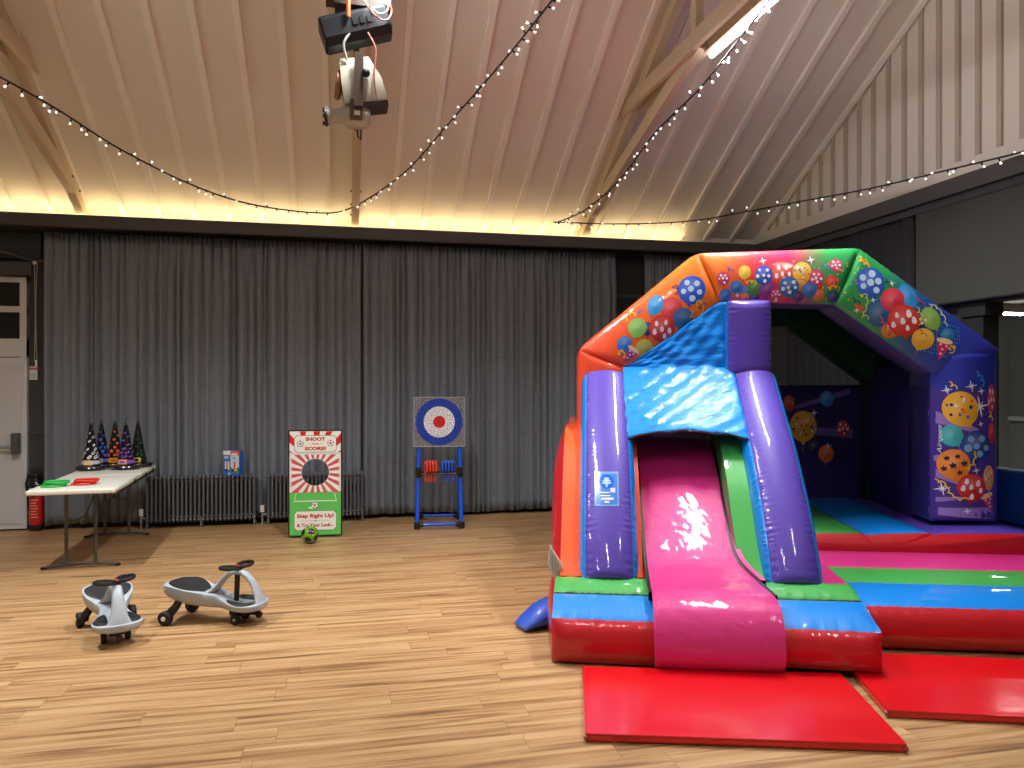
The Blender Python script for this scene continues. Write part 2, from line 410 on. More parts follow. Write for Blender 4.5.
# right wall with the wide opening to the side room
OY0, OY1, OZ = 1.5, 6.75, 2.46
g = G()
g.box((X1, OY1, 0), (X1 + .15, Y1, 3.6), wallc); g.box((X1, Y0, 0), (X1 + .15, OY0, 3.6), wallc); g.box((X1, OY0, OZ), (X1 + .15, OY1, 3.6), wallc)
struct(g.build('wall_right', M['paint']))
g = G()                                        # boarded gable above it
g.add([(X1, Y0, 3.55), (X1, Y1, 3.55), (X1, Y1, roofz(Y1) + .05), (X1, 4.0, roofz(4.0001) + .05), (X1, Y0, 3.74 + .05)], [(0, 1, 2, 3, 4)], cream)
y = 9.77
while y > -1.8:
    zt = roofz(y) if y > 4 else 3.74 + RS * 5.9 - RS * (4 - y)
    if zt > 3.92: g.box((X1 - .028, y - .026, 3.80), (X1 + .001, y + .026, zt), S(186, 172, 156))  # battens darker than the boards: their shading is put into the colour
    y -= .238
struct(g.build('wall_gable', M['cream']))
g = G(); g.box((X1 - .035, Y0, 3.62), (X1, 9.9, 3.82), cream)
t = .12
g.add([(X1 - .03, 9.9, roofz(9.9) - t), (X1 - .03, 9.9, roofz(9.9)), (X1 - .03, 4, roofz(4.001)), (X1 - .03, 4, roofz(4.001) - t)], [(0, 1, 2, 3)], cream)
struct(g.build('trim_2', M['cream']))
bc = S(72, 70, 68)
g = G(); g.box((X0, 9.60, 3.505), (5.61, 9.68, 3.645), bc); g.box((X0, 9.68, 3.60), (5.61, 9.93, 3.62), bc)
struct(g.build('trim_3', M['paint']))          # dark pelmet beam along the back wall
g = G(); g.box((5.61, Y0, 3.50), (5.71, 9.8, 3.65), bc); g.box((5.65, Y0, 3.42), (5.75, 9.8, 3.51), S(58, 57, 60))
struct(g.build('trim_4', M['paint']))
g = G(); g.box((X0, 10.0, 0), (X1, 10.06, .1), S(26, 26, 28)); struct(g.build('baseboard_back', M['paint']))
# side room
gr = S(128, 134, 130)
g = G(); g.box((9.6, 1.4, 0), (9.75, 9.5, 2.75), gr); g.box((X1 + .15, 9.4, 0), (9.7, 9.5, 2.75), gr); g.box((X1 + .15, 1.3, 0), (9.7, 1.4, 2.75), gr)
g.box((9.56, 1.4, 1.18), (9.6, 9.4, 1.24), S(200, 205, 200)); struct(g.build('wall_side_room', M['paint']))
g = G(); g.box((X1 + .15, 1.3, 2.70), (9.75, 9.5, 2.8), S(120, 120, 116)); struct(g.build('ceiling_side_room', M['paint']))
g = G(); g.box((5.74, 5.91, 0), (5.91, 6.14, OZ), S(30, 30, 31)); g.box((5.72, 5.87, 2.34), (5.92, 6.18, OZ), S(34, 34, 35)); g.box((5.77, 6.14, 2.08), (5.87, OY1, 2.47), S(48, 50, 50)); g.box((5.79, 6.14, 2.0), (5.85, OY1, 2.06), S(70, 72, 70))
struct(g.build('trim_5', M['paint']))

# cove strip light behind the back beam
g = G(); g.box((X0 + .3, 9.72, 3.622), (4.6, 9.745, 3.632)); g.box((X0 + .3, 9.715, 3.619), (4.6, 9.75, 3.622), (.6, .6, .6), 1)
tag(g.build('led_strip', [M['led'], M['plastic']]), 'warm white light strip lying on top of the dark beam along the back wall', 'strip light')

# roof trusses
def truss(x, lamp_idx):
    root = bpy.data.objects.new('roof_truss', None); C.objects.link(root); root.location = (x, 9.9, 0); struct(root)
    root['label'] = {3.15: 'cream timber roof truss at the right with the lit tube lamp', .16: 'cream timber roof truss behind the hanging stage lamps', -2.95: 'cream timber roof truss at the left'}[x]
    pl = S(205, 188, 160)
    def member(y0, z0, y1, z1, d, w0, w1):     # a plank from (y0,z0) to (y1,z1), depth d downwards, x from w0 to w1
        g = G(); a = V3(y0, z0); b = V3(y1, z1); n = unit(V3(-(b - a)[1], (b - a)[0]));
        if n[1] > 0: n = -n
        pts = [a, b, b + n * d, a + n * d]
        g.add([(w0, p[0] - 9.9, p[1]) for p in pts] + [(w1, p[0] - 9.9, p[1]) for p in pts],
              [(0, 1, 2, 3), (7, 6, 5, 4), (0, 4, 5, 1), (1, 5, 6, 2), (2, 6, 7, 3), (3, 7, 4, 0)], pl)
        return g
    off = -.01
    g = member(9.93, roofz(9.93) + off, 4.0, roofz(4.001) + off, .15, -.045, .045); g.build('rafter', M['cream'], root)
    g = member(-1.9, 3.74 + off, 4.0, roofz(4.001) + off, .15, -.045, .045); g.build('rafter', M['cream'], root)
    g = member(8.28, 4.86, -.28, 4.86, .155, -.095, -.047); g.v = [p for p in g.v]; g.build('collar_tie', M['cream'], root)
    g = member(8.28, 4.86, -.28, 4.86, .155, .047, .095); g.build('collar_tie', M['cream'], root)
    g = member(9.9, 3.86, 6.35, 4.86, .15, -.040, .040); g.build('brace', M['cream'], root)
    g = member(-1.9, 3.86, 1.65, 4.86, .15, -.040, .040); g.build('brace', M['cream'], root)
    for yy in (6.42, 1.58):
        g = G(); g.box((-.038, yy - 9.9 - .05, 4.72), (.038, yy - 9.9 + .05, roofz(max(yy, 4.001)) if yy > 4 else roofz(8 - yy)), pl); g.build('post', M['cream'], root)
    g = G()
    for dy in (-.18, -.38, -.62):
        for s_ in (-1, 1): g.cyl((s_ * .045, dy, 3.74 - dy * .42), (s_ * .062, dy, 3.74 - dy * .42), .012, S(120, 100, 80), 8)
    g.build('bolt', M['metal'], root)
for i, x in enumerate((3.15, .16, -2.95)): truss(x, i)

def lamp(x, y, label, grp=True):
    r = empty('fluorescent_lamp', (x, y, 4.715), 0, label, 'lamp', None)
    g = G(); g.box((-.04, 0, .012), (.04, TUBE_LEN, .05), S(225, 225, 222), bev=.004); g.build('lamp_housing', M['plastic'], r)
    g = G(); g.tube([(0, .02, -.005), (0, TUBE_LEN - .02, -.005)], .028, (1, 1, 1), 12); g.build('tube', M['tube_light'], r)
for i, (tx, ty) in enumerate(TUBES):
    if i == 0: lamp(tx, ty, 'lit white fluorescent tube lamp under the right roof truss in view')
    else: lamp(tx, ty, 'white fluorescent tube lamp ' + ('under the middle truss, above the stage lamps', 'under the left truss ahead of the camera', 'under the right truss behind the camera', 'under the middle truss behind the camera', 'under the left truss behind the camera')[i - 1])
r = empty('strip_lamp', (8.35, 8.0, 2.585), math.radians(90), 'white ceiling strip lamp in the side room beyond the opening at the right', 'lamp')
g = G(); g.box((-.05, 0, .02), (.05, .9, .115), S(220, 220, 220)); g.build('lamp_housing', M['plastic'], r)
g = G(); g.tube([(0, 0, .008), (0, .9, .008)], .02, (1, 1, 1), 10); g.build('tube', M['tube_light'], r)

# door in the back wall (its right edge shows)
g = G(); dc = S(205, 207, 205); dx1 = -3.605
g.box((-4.75, 9.98, .02), (dx1, 10.05, 2.02), dc)
g.box((-4.75, 9.975, 2.03), (dx1, 10.05, 2.24), dc); g.box((-4.75, 9.975, 2.55), (dx1, 10.05, 2.62), dc); g.box((-4.75, 9.975, 2.90), (dx1, 10.05, 2.96), dc)
g.box((-3.675, 9.97, 2.02), (dx1, 10.05, 2.96), dc); g.box((-4.75, 9.97, 2.02), (-4.68, 10.05, 2.96), dc); g.box((-4.22, 9.97, 2.02), (-4.16, 10.05, 2.96), dc)
g.box((-4.75, 10.0, 2.2), (dx1, 10.03, 2.93), S(14, 14, 14))
d = struct(g.build('door_1', M['plastic']))
g = G(); g.box((-4.7, 9.972, .08), (-3.645, 9.98, 1.93), S(198, 200, 199)); g.build('door_panel', M['plastic'], d)
g = G(); g.box((-3.74, 9.88, .90), (-3.66, 9.98, 1.14), S(90, 92, 94), bev=.01); g.cyl((-4.6, 9.90, .98), (-3.70, 9.90, .98), .018, S(150, 152, 155), 10); g.box((-4.66, 9.88, .90), (-4.58, 9.98, 1.14), S(90, 92, 94), bev=.01)
g.build('push_bar', M['metal'], d)
g = G(); g.box((-4.9, 9.86, 2.97), (-3.52, 10.0, 3.13), S(66, 64, 68), bev=.01); BL = empty('roller_blind', (0, 0, 0), 0, 'dark grey roller blind box with a hanging cord above the white door', 'blind'); g.build('blind_cassette', M['paint'], BL)
g = G()
g.tube([(-3.49 + .01 * math.sin(t * 3), 9.88, 3.12 - t * 1.15) for t in [i / 14 for i in range(15)]], .005, S(170, 165, 150), 6)
g.tube([(-3.455 - .015 * math.sin(t * 3), 9.87, 3.12 - t * 1.16) for t in [i / 14 for i in range(15)]], .005, S(150, 145, 130), 6)
g.sphere((-3.485, 9.87, 3.12), .022, S(225, 220, 200)); g.box((-3.475, 9.86, 1.92), (-3.455, 9.88, 1.99), S(220, 220, 215))
g.build('cord', M['plastic'], BL, label='pale hanging cord')
g = G(); g.tube([onY(px, py, 9.965) for px, py in ((-30, 244), (-10, 249), (10, 254), (25, 259), (33, 261), (43, 260.5))], .014, S(100, 97, 90), 8)
tag(g.build('wall_cable', M['plastic']), 'dark cable sagging along the wall above the white door', 'cable')
g = G(); g.box((-3.595, 10.03, 1.76), (-3.51, 10.052, 1.92), S(225, 225, 222)); g.box((-3.595, 10.027, 1.88), (-3.51, 10.031, 1.905), S(200, 90, 110))
for k in range(3): g.box((-3.585, 10.027, 1.79 + k * .022), (-3.53, 10.031, 1.798 + k * .022), S(150, 150, 150))
tag(g.build('wall_notice', M['plastic']), 'small white notice with a red stripe on the wall right of the door', 'notice')
g = G(); g.box((-3.60, 10.035, 0), (-3.43, 10.05, 1.12), S(62, 64, 64)); g.box((-3.60, 10.02, 1.12), (-3.43, 10.05, 1.16), S(72, 74, 74)); struct(g.build('trim_6', M['paint']))
# framed dark hatch between curtains
g = G(); g.box((3.6, 10.0, 2.95), (4.12, 10.06, 3.45), S(38, 38, 38)); g.box((3.6, 9.97, 2.90), (4.12, 10.06, 2.95), S(60, 58, 56)); g.box((3.6, 9.99, 0), (4.12, 10.06, 2.9), S(34, 34, 35)); struct(g.build('trim_7', M['paint']))
g = G(); g.box((X0, 9.99, 3.18), (-3.46, 10.06, 3.48), S(50, 52, 50)); struct(g.build('trim_8', M['paint']))

def curtain(name, pts, z0, z1, amp, n_pl, seed, label, hem=0.0, cloth='curtain'):
    """pts: two ends (x,y); pleats stand across the run"""
    r_ = random.Random(seed); a = V3(*pts[0]); b = V3(*pts[1]); d = b - a; L = np.linalg.norm(d); d = d / L; nrm = V3(d[1], -d[0])
    nx = int(L / .012); nz = 26; g = G(); vs = []
    ph = []; x = 0; k = 0
    cuts = [0.0]
    while cuts[-1] < L: cuts.append(cuts[-1] + L / n_pl * r_.uniform(.55, 1.6))
    amps = [r_.uniform(.45, 1.25) for _ in cuts]; drift = [r_.uniform(-.5, .5) * L / n_pl for _ in cuts]
    for j in range(nz + 1):
        t = j / nz; z = z0 + (z1 - z0) * t
        for i in range(nx + 1):
            s = L * i / nx; q = 0
            while q < len(cuts) - 2 and cuts[q + 1] < s: q += 1
            u = (s - cuts[q]) / (cuts[q + 1] - cuts[q])
            A = amp * amps[q] * (1.0 - .45 * (1 - t) * (amps[q] < .8))
            top = max(0, (t - .86) / .14)
            o = A * math.sin(PI * u) ** (1.3 if q % 2 else .8) * (1 - .5 * top) + .35 * amp * top * math.sin(s * 2 * PI / .055) + .12 * amp * math.sin(s * 19 + 2.2 * t * amps[q]) + .008 * math.sin(t * 5 + amps[q] * 9)
            p = a + d * s + nrm * o
            vs.append((p[0], p[1], z + (hem * math.sin(s * 3) if j == 0 else 0)))
    fs = [(j * (nx + 1) + i, j * (nx + 1) + i + 1, (j + 1) * (nx + 1) + i + 1, (j + 1) * (nx + 1) + i) for j in range(nz) for i in range(nx)]
    g.add(vs, fs, (.1, .1, .1), 0, True)
    o = g.build(name, M[cloth], angle=80)
    sol = o.modifiers.new('s', 'SOLIDIFY'); sol.thickness = .006
    tag(o, label, 'curtain'); return o
curtain('curtain', ((-3.41, 9.97), (.235, 9.97)), .05, 3.50, .075, 40, 3, 'long dark grey pleated curtain behind the white table and the radiators', .012)
curtain('curtain', ((.262, 9.92), (3.66, 9.92)), .05, 3.50, .075, 36, 8, 'long dark grey pleated curtain behind the target stand', .01)
curtain('curtain', ((4.08, 9.93), (5.75, 9.93)), .05, 3.50, .06, 12, 5, 'dark grey curtain in the back right corner above the bouncy castle')
curtain('curtain', ((5.70, 9.0), (5.70, 6.72)), .05, 3.44, .05, 17, 6, 'nearly black curtain on the right wall beside the flat screen', cloth='black_cloth')
g = G(); g.box((5.66, 3.0, 2.49), (5.69, 6.66, 3.44), S(66, 66, 60)); g.cyl((5.675, 3.0, 2.49), (5.675, 6.66, 2.49), .018, S(50, 50, 48), 8)
tag(g.build('roller_screen', M['velvet']), 'flat dark olive grey roller screen high on the right wall', 'screen')

# ================================================================ radiators
def radiator(x0, x1, label, valve_side):
    n = 26 if x1 - x0 > 1.2 else 25; root = empty('radiator', ((x0 + x1) / 2, 9.80, 0), 0, label, 'radiator', None); hw = (x1 - x0) / 2
    rc = S(104, 106, 108); proto = None; pitch = (2 * hw) / n
    g = G()
    g.tube([(0, -.05, .10), (0, -.05, .57)], [.014, .014], rc, 10); g.tube([(0, .05, .10), (0, .05, .57)], .014, rc, 10); g.tube([(0, 0, .10), (0, 0, .57)], .012, rc, 8)
    for zz in (.10, .575): g.tube([(0, -.062, zz), (0, -.04, zz + (.022 if zz > .3 else -.02)), (0, .04, zz + (.022 if zz > .3 else -.02)), (0, .062, zz)], [(.016, .016), (.018, .022), (.018, .022), (.016, .016)], rc, 10)
    for i in range(n):
        x = -hw + (i + .5) * pitch
        if proto is None: proto = o = g.build('radiator_section', M['metal'], root)
        else: o = proto.copy(); C.objects.link(o); o.parent = root
        o.location = (x, 0, 0)
    g = G(); g.cyl((-hw, 0, .12), (hw, 0, .12), .02, rc, 10); g.cyl((-hw, 0, .56), (hw, 0, .56), .02, rc, 10); g.build('header_pipe', M['metal'], root)
    for x in (-hw + .02, 0, hw - .02):
        g = G(); g.box((x - .012, -.06, 0), (x + .012, -.03, .12), rc); g.box((x - .012, .03, 0), (x + .012, .06, .12), rc); g.box((x - .018, -.07, 0), (x + .018, .07, .012), rc); g.build('foot', M['metal'], root)
    g = G(); s_ = valve_side; xx = s_ * hw
    g.cyl((xx, -.02, .12), (xx + s_ * .05, -.02, .12), .012, S(150, 150, 148), 8); g.cyl((xx + s_ * .05, -.02, .0), (xx + s_ * .05, -.02, .15), .01, S(150, 150, 148), 8); g.cyl((xx + s_ * .05, -.02, .15), (xx + s_ * .05, -.02, .23), .026, S(228, 228, 222), 14)
    g.build('valve', M['plastic'], root, label='white valve head on a thin pipe')
radiator(-2.27, -1.02, 'dark grey column radiator under the toy box, beside the white table', -1)
radiator(-.90, .27, 'dark grey column radiator standing behind the football game board', -1)

# toy box on the radiator
b = empty('toy_box', (-1.30, 9.80, .606), math.radians(-20), 'small blue and white toy box standing on the radiator', 'box')
g = G(); bl = S(40, 110, 210)
g.box((-.085, -.055, 0), (.115, .055, .30), bl); g.build('box_body', M['plastic'], b)
g = G(); y = -.0558
def rect(g, x0, z0, x1, z1, yy, col): g.add([(x0, yy, z0), (x1, yy, z0), (x1, yy, z1), (x0, yy, z1)], [(0, 1, 2, 3)], col)
rect(g, -.085, .25, .005, .30, y, S(235, 238, 238)); rect(g, -.075, .205, -.02, .235, y, S(190, 200, 205)); rect(g, -.065, .07, -.01, .17, y, S(238, 225, 205)); rect(g, -.045, .075, -.03, .165, y - .0004, S(205, 40, 35)); rect(g, -.068, .06, -.03, .08, y - .0006, S(40, 40, 50)); rect(g, -.02, .015, .0, .035, y, S(230, 235, 240))
rect(g, .005, 0, .115, .30, y, S(195, 222, 232)); rect(g, .005, .245, .115, .30, y - .0003, S(225, 105, 75)); rect(g, .02, .25, .09, .27, y - .0005, S(240, 225, 210)); rect(g, .005, .03, .115, .10, y - .0003, S(70, 150, 70)); rect(g, .005, 0, .115, .035, y - .0005, S(40, 100, 195)); rect(g, .03, .06, .085, .17, y - .0006, S(235, 220, 200)); rect(g, .05, .07, .068, .17, y - .0009, S(205, 40, 35)); rect(g, .02, .05, .05, .08, y - .0012, S(45, 45, 50)); rect(g, .035, .20, .07, .225, y - .0006, S(120, 180, 220))
g.build('printed_front', M['glossy'], b)

# fire extinguisher by the door
e = empty('fire_extinguisher', (-3.49, 9.945, 0), 0, 'red fire extinguisher with a white label, half hidden between door and curtain', 'extinguisher')
g = G(); prof = [(0, .10), (.06, .10), (.075, .115), (.075, .50), (.06, .56), (.03, .60), (0, .60)]
def exc(p):
    if p[1] < 0 and .42 < p[2] < .52: return S(225, 222, 215)
    return S(190, 30, 28)
er = S(195, 30, 28); g.lathe([(0, .06), (.06, .06), (.075, .075), (.075, .42)], (0, 0, 0), (0, 0, 1), er, 24); g.lathe([(.075, .42), (.0755, .421), (.0755, .50), (.075, .501)], (0, 0, 0), (0, 0, 1), S(225, 222, 215), 24); g.lathe([(.075, .50), (.07, .53), (.05, .57), (.03, .60), (0, .60)], (0, 0, 0), (0, 0, 1), S(26, 26, 28), 24)
g.build('cylinder_body', M['glossy'], e)
g = G()
for k in range(7): g.box((-.035, -.0775, .16 + k * .033), (.045 - .01 * (k % 3), -.0765, .170 + k * .033), S(230, 160, 140))
g.build('instruction_print', M['plastic'], e)
g = G(); g.cyl((0, 0, .60), (0, 0, .66), .022, S(30, 30, 30)); g.box((-.06, -.015, .66), (.06, .015, .69), S(25, 25, 25), bev=.005); g.box((-.08, -.012, .70), (.05, .012, .72), S(25, 25, 25), bev=.004)
g.tube([(0, -.02, .64), (-.07, -.03, .66), (-.10, -.02, .55), (-.088, -.01, .40), (-.08, 0, .25)], .014, S(22, 22, 22), 8); g.build('valve_and_hose', M['rubber'], e)
g = G(); g.box((-.05, -.07, 0), (.07, .07, .07), S(25, 25, 26), bev=.01); g.build('base', M['rubber'], e)

# ================================================================ folding table
TZ = .77
T = empty('folding_table', (-2.42, 8.62, 0), math.radians(3.5), 'long white speckled folding table with dark legs by the left curtain', 'table')
g = G(); tw = S(222, 222, 208)
hw, y0, y1 = .362, -1.14, .98
g.box((-hw, y0, TZ - .045), (hw, -.012, TZ), tw, bev=.012); g.box((-hw, .012, TZ - .045), (hw, y1, TZ), tw, bev=.012); g.box((-hw + .04, -.02, TZ - .04), (hw - .04, .02, TZ - .006), tw)
g.build('table_top', M['granite'], T)
g = G()
for sx in (-1, 1): g.box((sx * (hw - .03) - .015, y0 + .1, TZ - .075), (sx * (hw - .03) + .015, y1 - .1, TZ - .045), S(60, 60, 60))
for sx in (-1, 1):
    for yy in (-.28, .3, .75): g.box((sx * hw - .014, yy - .025, TZ - .058), (sx * hw + .014, yy + .025, TZ - .02), S(35, 35, 36), bev=.004)
g.build('table_frame', M['metal'], T)
lc = S(84, 84, 82)
for yy, s_ in ((-.80, 1), (.72, -1)):
    for sx in (-.122, .122):
        g = G(); g.tube([(sx, yy, .035), (sx, yy, TZ - .06)], .016, lc, 10); g.build('leg', M['metal'], T)
    g = G(); g.tube([(-.31, yy, .012), (-.25, yy, .026), (-.13, yy, .037), (0, yy, .042), (.13, yy, .037), (.25, yy, .026), (.31, yy, .012)], .014, lc, 10)
    for sx in (-.31, .31): g.sphere((sx, yy, .014), .02, S(25, 25, 25), 10, sc3=(1.4, 1, .7))
    g.build('foot_bar', M['metal'], T)
    g = G(); g.tube([(-.13, yy, .40), (0, yy + s_ * .16, .46), (.13, yy, .40)], .009, lc, 8); g.tube([(0, yy + s_ * .16, .46), (.05, yy + s_ * .42, TZ - .06)], .009, lc, 8)
    g.tube([(-.13, yy, .40), (-.13, yy, TZ - .07), (.13, yy, TZ - .07), (.13, yy, .40)], .012, lc, 8); g.build('brace', M['metal'], T)

# ring-toss hats on the table
HATS = [('white prints and a pale buckled band', S(225, 235, 238), (91, 470), S(205, 215, 215), S(240, 200, 120), 424, 0),
        ('blue prints, behind the white-printed one', S(60, 120, 225), (101.5, 467), S(50, 110, 215), S(235, 190, 90), 422, 1),
        ('orange pumpkin prints and an orange band', S(225, 100, 50), (115, 465.5), S(225, 110, 30), S(240, 175, 30), 420, 2),
        ('purple prints and a purple band', S(155, 95, 215), (126, 469), S(150, 90, 200), S(235, 170, 110), 424, 3),
        ('dark green prints and a yellow buckle', S(25, 90, 60), (138, 464), S(30, 40, 30), S(230, 200, 50), 419, 4)]
def onZ(px, py, z): d = ray(px, py); return V3(0, 0, CH) + d * ((z - CH) / d[2])
for k, (txt, pc, base, band, buckle, topy, kind) in enumerate(HATS):
    p = onZ(base[0], base[1], TZ)
    if p[1] > 9.42: p = onY(base[0], base[1], 9.42); 
    p[0] = max(-2.70, min(p[0], -2.05))
    H = .53
    h = empty('witch_hat', (p[0], p[1], TZ + .001), rnd.uniform(-.2, .2), 'black inflatable witch hat with ' + txt, 'hat', 'inflatable witch hats on the folding table')
    g = G(); g.lathe([(0, 0), (.12, 0), (.15, .012), (.158, .026), (.15, .042), (.12, .05), (.085, .045), (0, .045)], (0, 0, 0), (0, 0, 1), S(14, 14, 15), 32); g.build('brim', M['glossy'], h)
    g = G(); R = lambda z: .088 * (1 - (z - .04) / (H - .02)) ** .92 + .004
    g.lathe([(R(z), z) for z in [.04 + (H - .05) * i / 14 for i in range(15)]] + [(0, H)], (0, 0, 0), (0, 0, 1), S(14, 14, 15), 28)
    # printed shapes wrapped round the cone
    def wrap(a, z, off=.0012): rr = R(z) + off; return (rr * math.sin(a), -rr * math.cos(a), z)
    rr2 = random.Random(20 + k)
    for row in range(8):
        z = .145 + row * .043
        if z > H - .04: break
        cnt = max(2, int(7 - row * .8))
        for q in range(cnt):
            a0 = 2 * PI * (q + .5 * (row % 2)) / cnt + rr2.uniform(-.2, .2); sz = max(.007, .021 - row * .0017) * rr2.uniform(.8, 1.15); n = 10
            ring = []
            for i in range(n):
                t = 2 * PI * i / n; m = {0: 1 + .3 * math.sin(2 * t), 1: 1 + .4 * math.sin(3 * t), 2: 1 + .08 * math.sin(4 * t), 3: 1 + .45 * math.sin(2 * t + 1), 4: .8 + .3 * math.sin(5 * t)}[kind]
                ring.append(wrap(a0 + sz * m * math.cos(t) / R(z), z + sz * m * .95 * math.sin(t)))
            if row % 2 == 0 and kind in (0, 1, 4):
                inner = [tuple(np.array(wrap(a0, z)) + (np.array(x) - np.array(wrap(a0, z))) * .35) for x in ring]
                g.add(ring + inner, [(i, (i + 1) % n, n + (i + 1) % n, n + i) for i in range(n)], pc)
            else: g.add(ring, [tuple(range(n))], pc)
    g.build('cone', M['glossy'], h)
    g = G(); g.lathe([(R(.065) + .002, .065), (R(.065) + .006, .068), (R(.105) + .006, .102), (R(.105) + .002, .105)], (0, 0, 0), (0, 0, 1), band, 28); g.build('hat_band', M['glossy'], h)
    g = G()
    sg = [wrap(-.5 + i * .1, .06, .0085) for i in range(11)]; sg2 = [wrap(-.5 + i * .1, .112, .0085) for i in range(11)]
    g.add(sg + sg2, [(i, i + 1, 12 + i, 11 + i) for i in range(10)], buckle)
    sg = [wrap(-.28 + i * .07, .072, .0095) for i in range(9)]; sg2 = [wrap(-.28 + i * .07, .098, .0095) for i in range(9)]
    g.add(sg + sg2, [(i, i + 1, 10 + i, 9 + i) for i in range(8)], band if k != 4 else S(20, 20, 20)); g.build('buckle', M['glossy'], h)
# toss rings
for (px, py, col, nm) in ((56, 486.2, S(40, 190, 80), 'green'), (86, 484.2, S(225, 55, 40), 'red')):
    p = onZ(px, py, TZ)
    for q in range(3):
        g = G(); n = 40; tor = [(.098 * math.cos(2 * PI * i / n), .098 * math.sin(2 * PI * i / n), .008) for i in range(n)]
        g.tube(tor, .008, col, 8, closed=True)
        o = g.build('toss_ring', M['plastic']); o.location = (p[0] + (q - 1) * .014, p[1] + (q - 1) * (.02 if q != 2 else -.015), TZ + .002 + q * .0165)
        tag(o, '%s plastic toss ring on the white table, %s' % (nm, ('bottom of its little stack', 'middle of its little stack', 'top of its little stack')[q]), 'toss ring', nm + ' toss rings on the table')

# ================================================================ football game board
BT = math.radians(-6)
B = empty('football_target_board', (-.29, 8.80, .0), math.radians(-3), 'printed football game board with a round hole, standing on the floor', 'game board')
Z0, Z1, HWB = .02, 1.20, .292; hcx, hcz, hr = 0.0, .728, .148
g = G(); n = 96
def edge(a):
    c_, s_ = math.cos(a), math.sin(a); tt = 9
    if abs(c_) > 1e-6: tt = min(tt, (HWB - hcx * (1 if c_ > 0 else -1)) / abs(c_))
    if s_ > 1e-6: tt = min(tt, (Z1 - hcz) / s_)
    if s_ < -1e-6: tt = min(tt, (hcz - Z0) / -s_)
    return tt
angs = sorted([2 * PI * i / n for i in range(n)] + [math.atan2(z - hcz, x) % (2 * PI) for x in (-HWB, HWB) for z in (Z0, Z1)]); n = len(angs)
inn = [(hcx + hr * math.cos(a), hcz + hr * math.sin(a)) for a in angs]; out = [(hcx + edge(a) * math.cos(a), hcz + edge(a) * math.sin(a)) for a in angs]
th = .018
vs = [(x, 0, z) for x, z in inn] + [(x, 0, z) for x, z in out] + [(x, th, z) for x, z in inn] + [(x, th, z) for x, z in out]
fs = []
for i in range(n):
    j = (i + 1) % n
    fs += [(i, n + i, n + j, j), (2 * n + i, 2 * n + j, 3 * n + j, 3 * n + i), (i, j, 2 * n + j, 2 * n + i), (n + i, 3 * n + i, 3 * n + j, n + j)]
g.add(vs, fs, S(20, 20, 22)); g.build('board', M['plastic'], B)
g = G(); cr_ = S(240, 243, 236); pk = S(206, 92, 92); IW = .278
def rr_poly(a0, a1, z0, z1, xl, r0, y, col, m=8):
    """sector of a sunburst between angles, from radius r0 to the rectangle"""
    I = []; O = []
    for k in range(m + 1):
        a = a0 + (a1 - a0) * k / m; c_, s_ = math.cos(a), math.sin(a); tt = xl / max(abs(c_), 1e-6)
        if s_ > 0: tt = min(tt, (z1 - hcz) / max(s_, 1e-6))
        else: tt = min(tt, (hcz - z0) / max(-s_, 1e-6))
        tt = max(tt, r0)
        I.append((r0 * c_, y, hcz + r0 * s_)); O.append((tt * c_, y, hcz + tt * s_))
    g.add(I + O, [(k, m + 1 + k, m + 2 + k, k + 1) for k in range(m)], col)
for k in range(36):                             # cream ground around the hole
    rr_poly(2 * PI * k / 36, 2 * PI * (k + 1) / 36, .50, .935, IW, hr + .002, -.0008, cr_, 4)
for k in range(20):
    a = 2 * PI * (k + .25) / 20; rr_poly(a, a + 2 * PI / 40, .50, .925, IW - .012, hr + .006, -.0014, pk, 4)
rect(g, -IW, .945, IW, 1.185, -.0008, cr_)
red = S(214, 48, 42)
for x0, x1, x2, x3 in ((-.17, -.10, -.11, -.15), (-.02, .05, .045, -.015), (.12, .19, .16, .10)): g.add([(x0, -.0014, 1.183), (x1, -.0014, 1.183), (x2, -.0014, 1.13), (x3, -.0014, 1.13)], [(0, 1, 2, 3)], red)
for s_ in (-1, 1):
    g.add([(s_ * IW, -.0014, 1.16), (s_ * IW, -.0014, 1.06), (s_ * .20, -.0014, .99), (s_ * .21, -.0014, 1.08)], [(0, 1, 2, 3)], red)
    g.add([(s_ * IW, -.0014, .97), (s_ * IW, -.0014, .95), (s_ * .24, -.0014, .95)], [(0, 1, 2)], red)
rect(g, -IW, .927, IW, .948, -.0012, S(215, 222, 225)); rect(g, -.262, .50, -.255, .93, -.0020, S(225, 228, 225)); rect(g, .255, .50, .262, .93, -.0020, S(225, 228, 225))
rect(g, -IW, .03, IW, .51, -.0008, S(92, 200, 92))
wl = S(238, 244, 238)
g.add([(-.21, -.0014, .50), (-.203, -.0014, .50), (-.225, -.0014, .41), (-.232, -.0014, .405)], [(0, 1, 2, 3)], wl); g.add([(.203, -.0014, .50), (.21, -.0014, .50), (.232, -.0014, .405), (.225, -.0014, .41)], [(0, 1, 2, 3)], wl); rect(g, -.232, .403, .232, .413, -.0014, wl)
def plaque(x0, z0, x1, z1, y, cut=.022):
    for grow, col, yy in ((.004, S(70, 70, 62), y), (0, S(242, 243, 232), y - .0006)):
        a, b_, c_, d_ = x0 - grow, z0 - grow, x1 + grow, z1 + grow; pts = []
        for cx, cz, a0 in ((c_, d_, -PI / 2), (a, d_, 0), (a, b_, PI / 2), (c_, b_, PI)):
            for k in range(6): t = a0 - (PI / 2) * k / 5; pts.append((cx + cut * math.cos(t), cz + cut * math.sin(t)))
        cxm, czm = (a + c_) / 2, (b_ + d_) / 2; pts.sort(key=lambda p: math.atan2((p[1] - czm) / (d_ - b_), (p[0] - cxm) / (c_ - a)))
        g.add([(p[0], yy, p[1]) for p in pts], [tuple(range(len(pts)))], col)
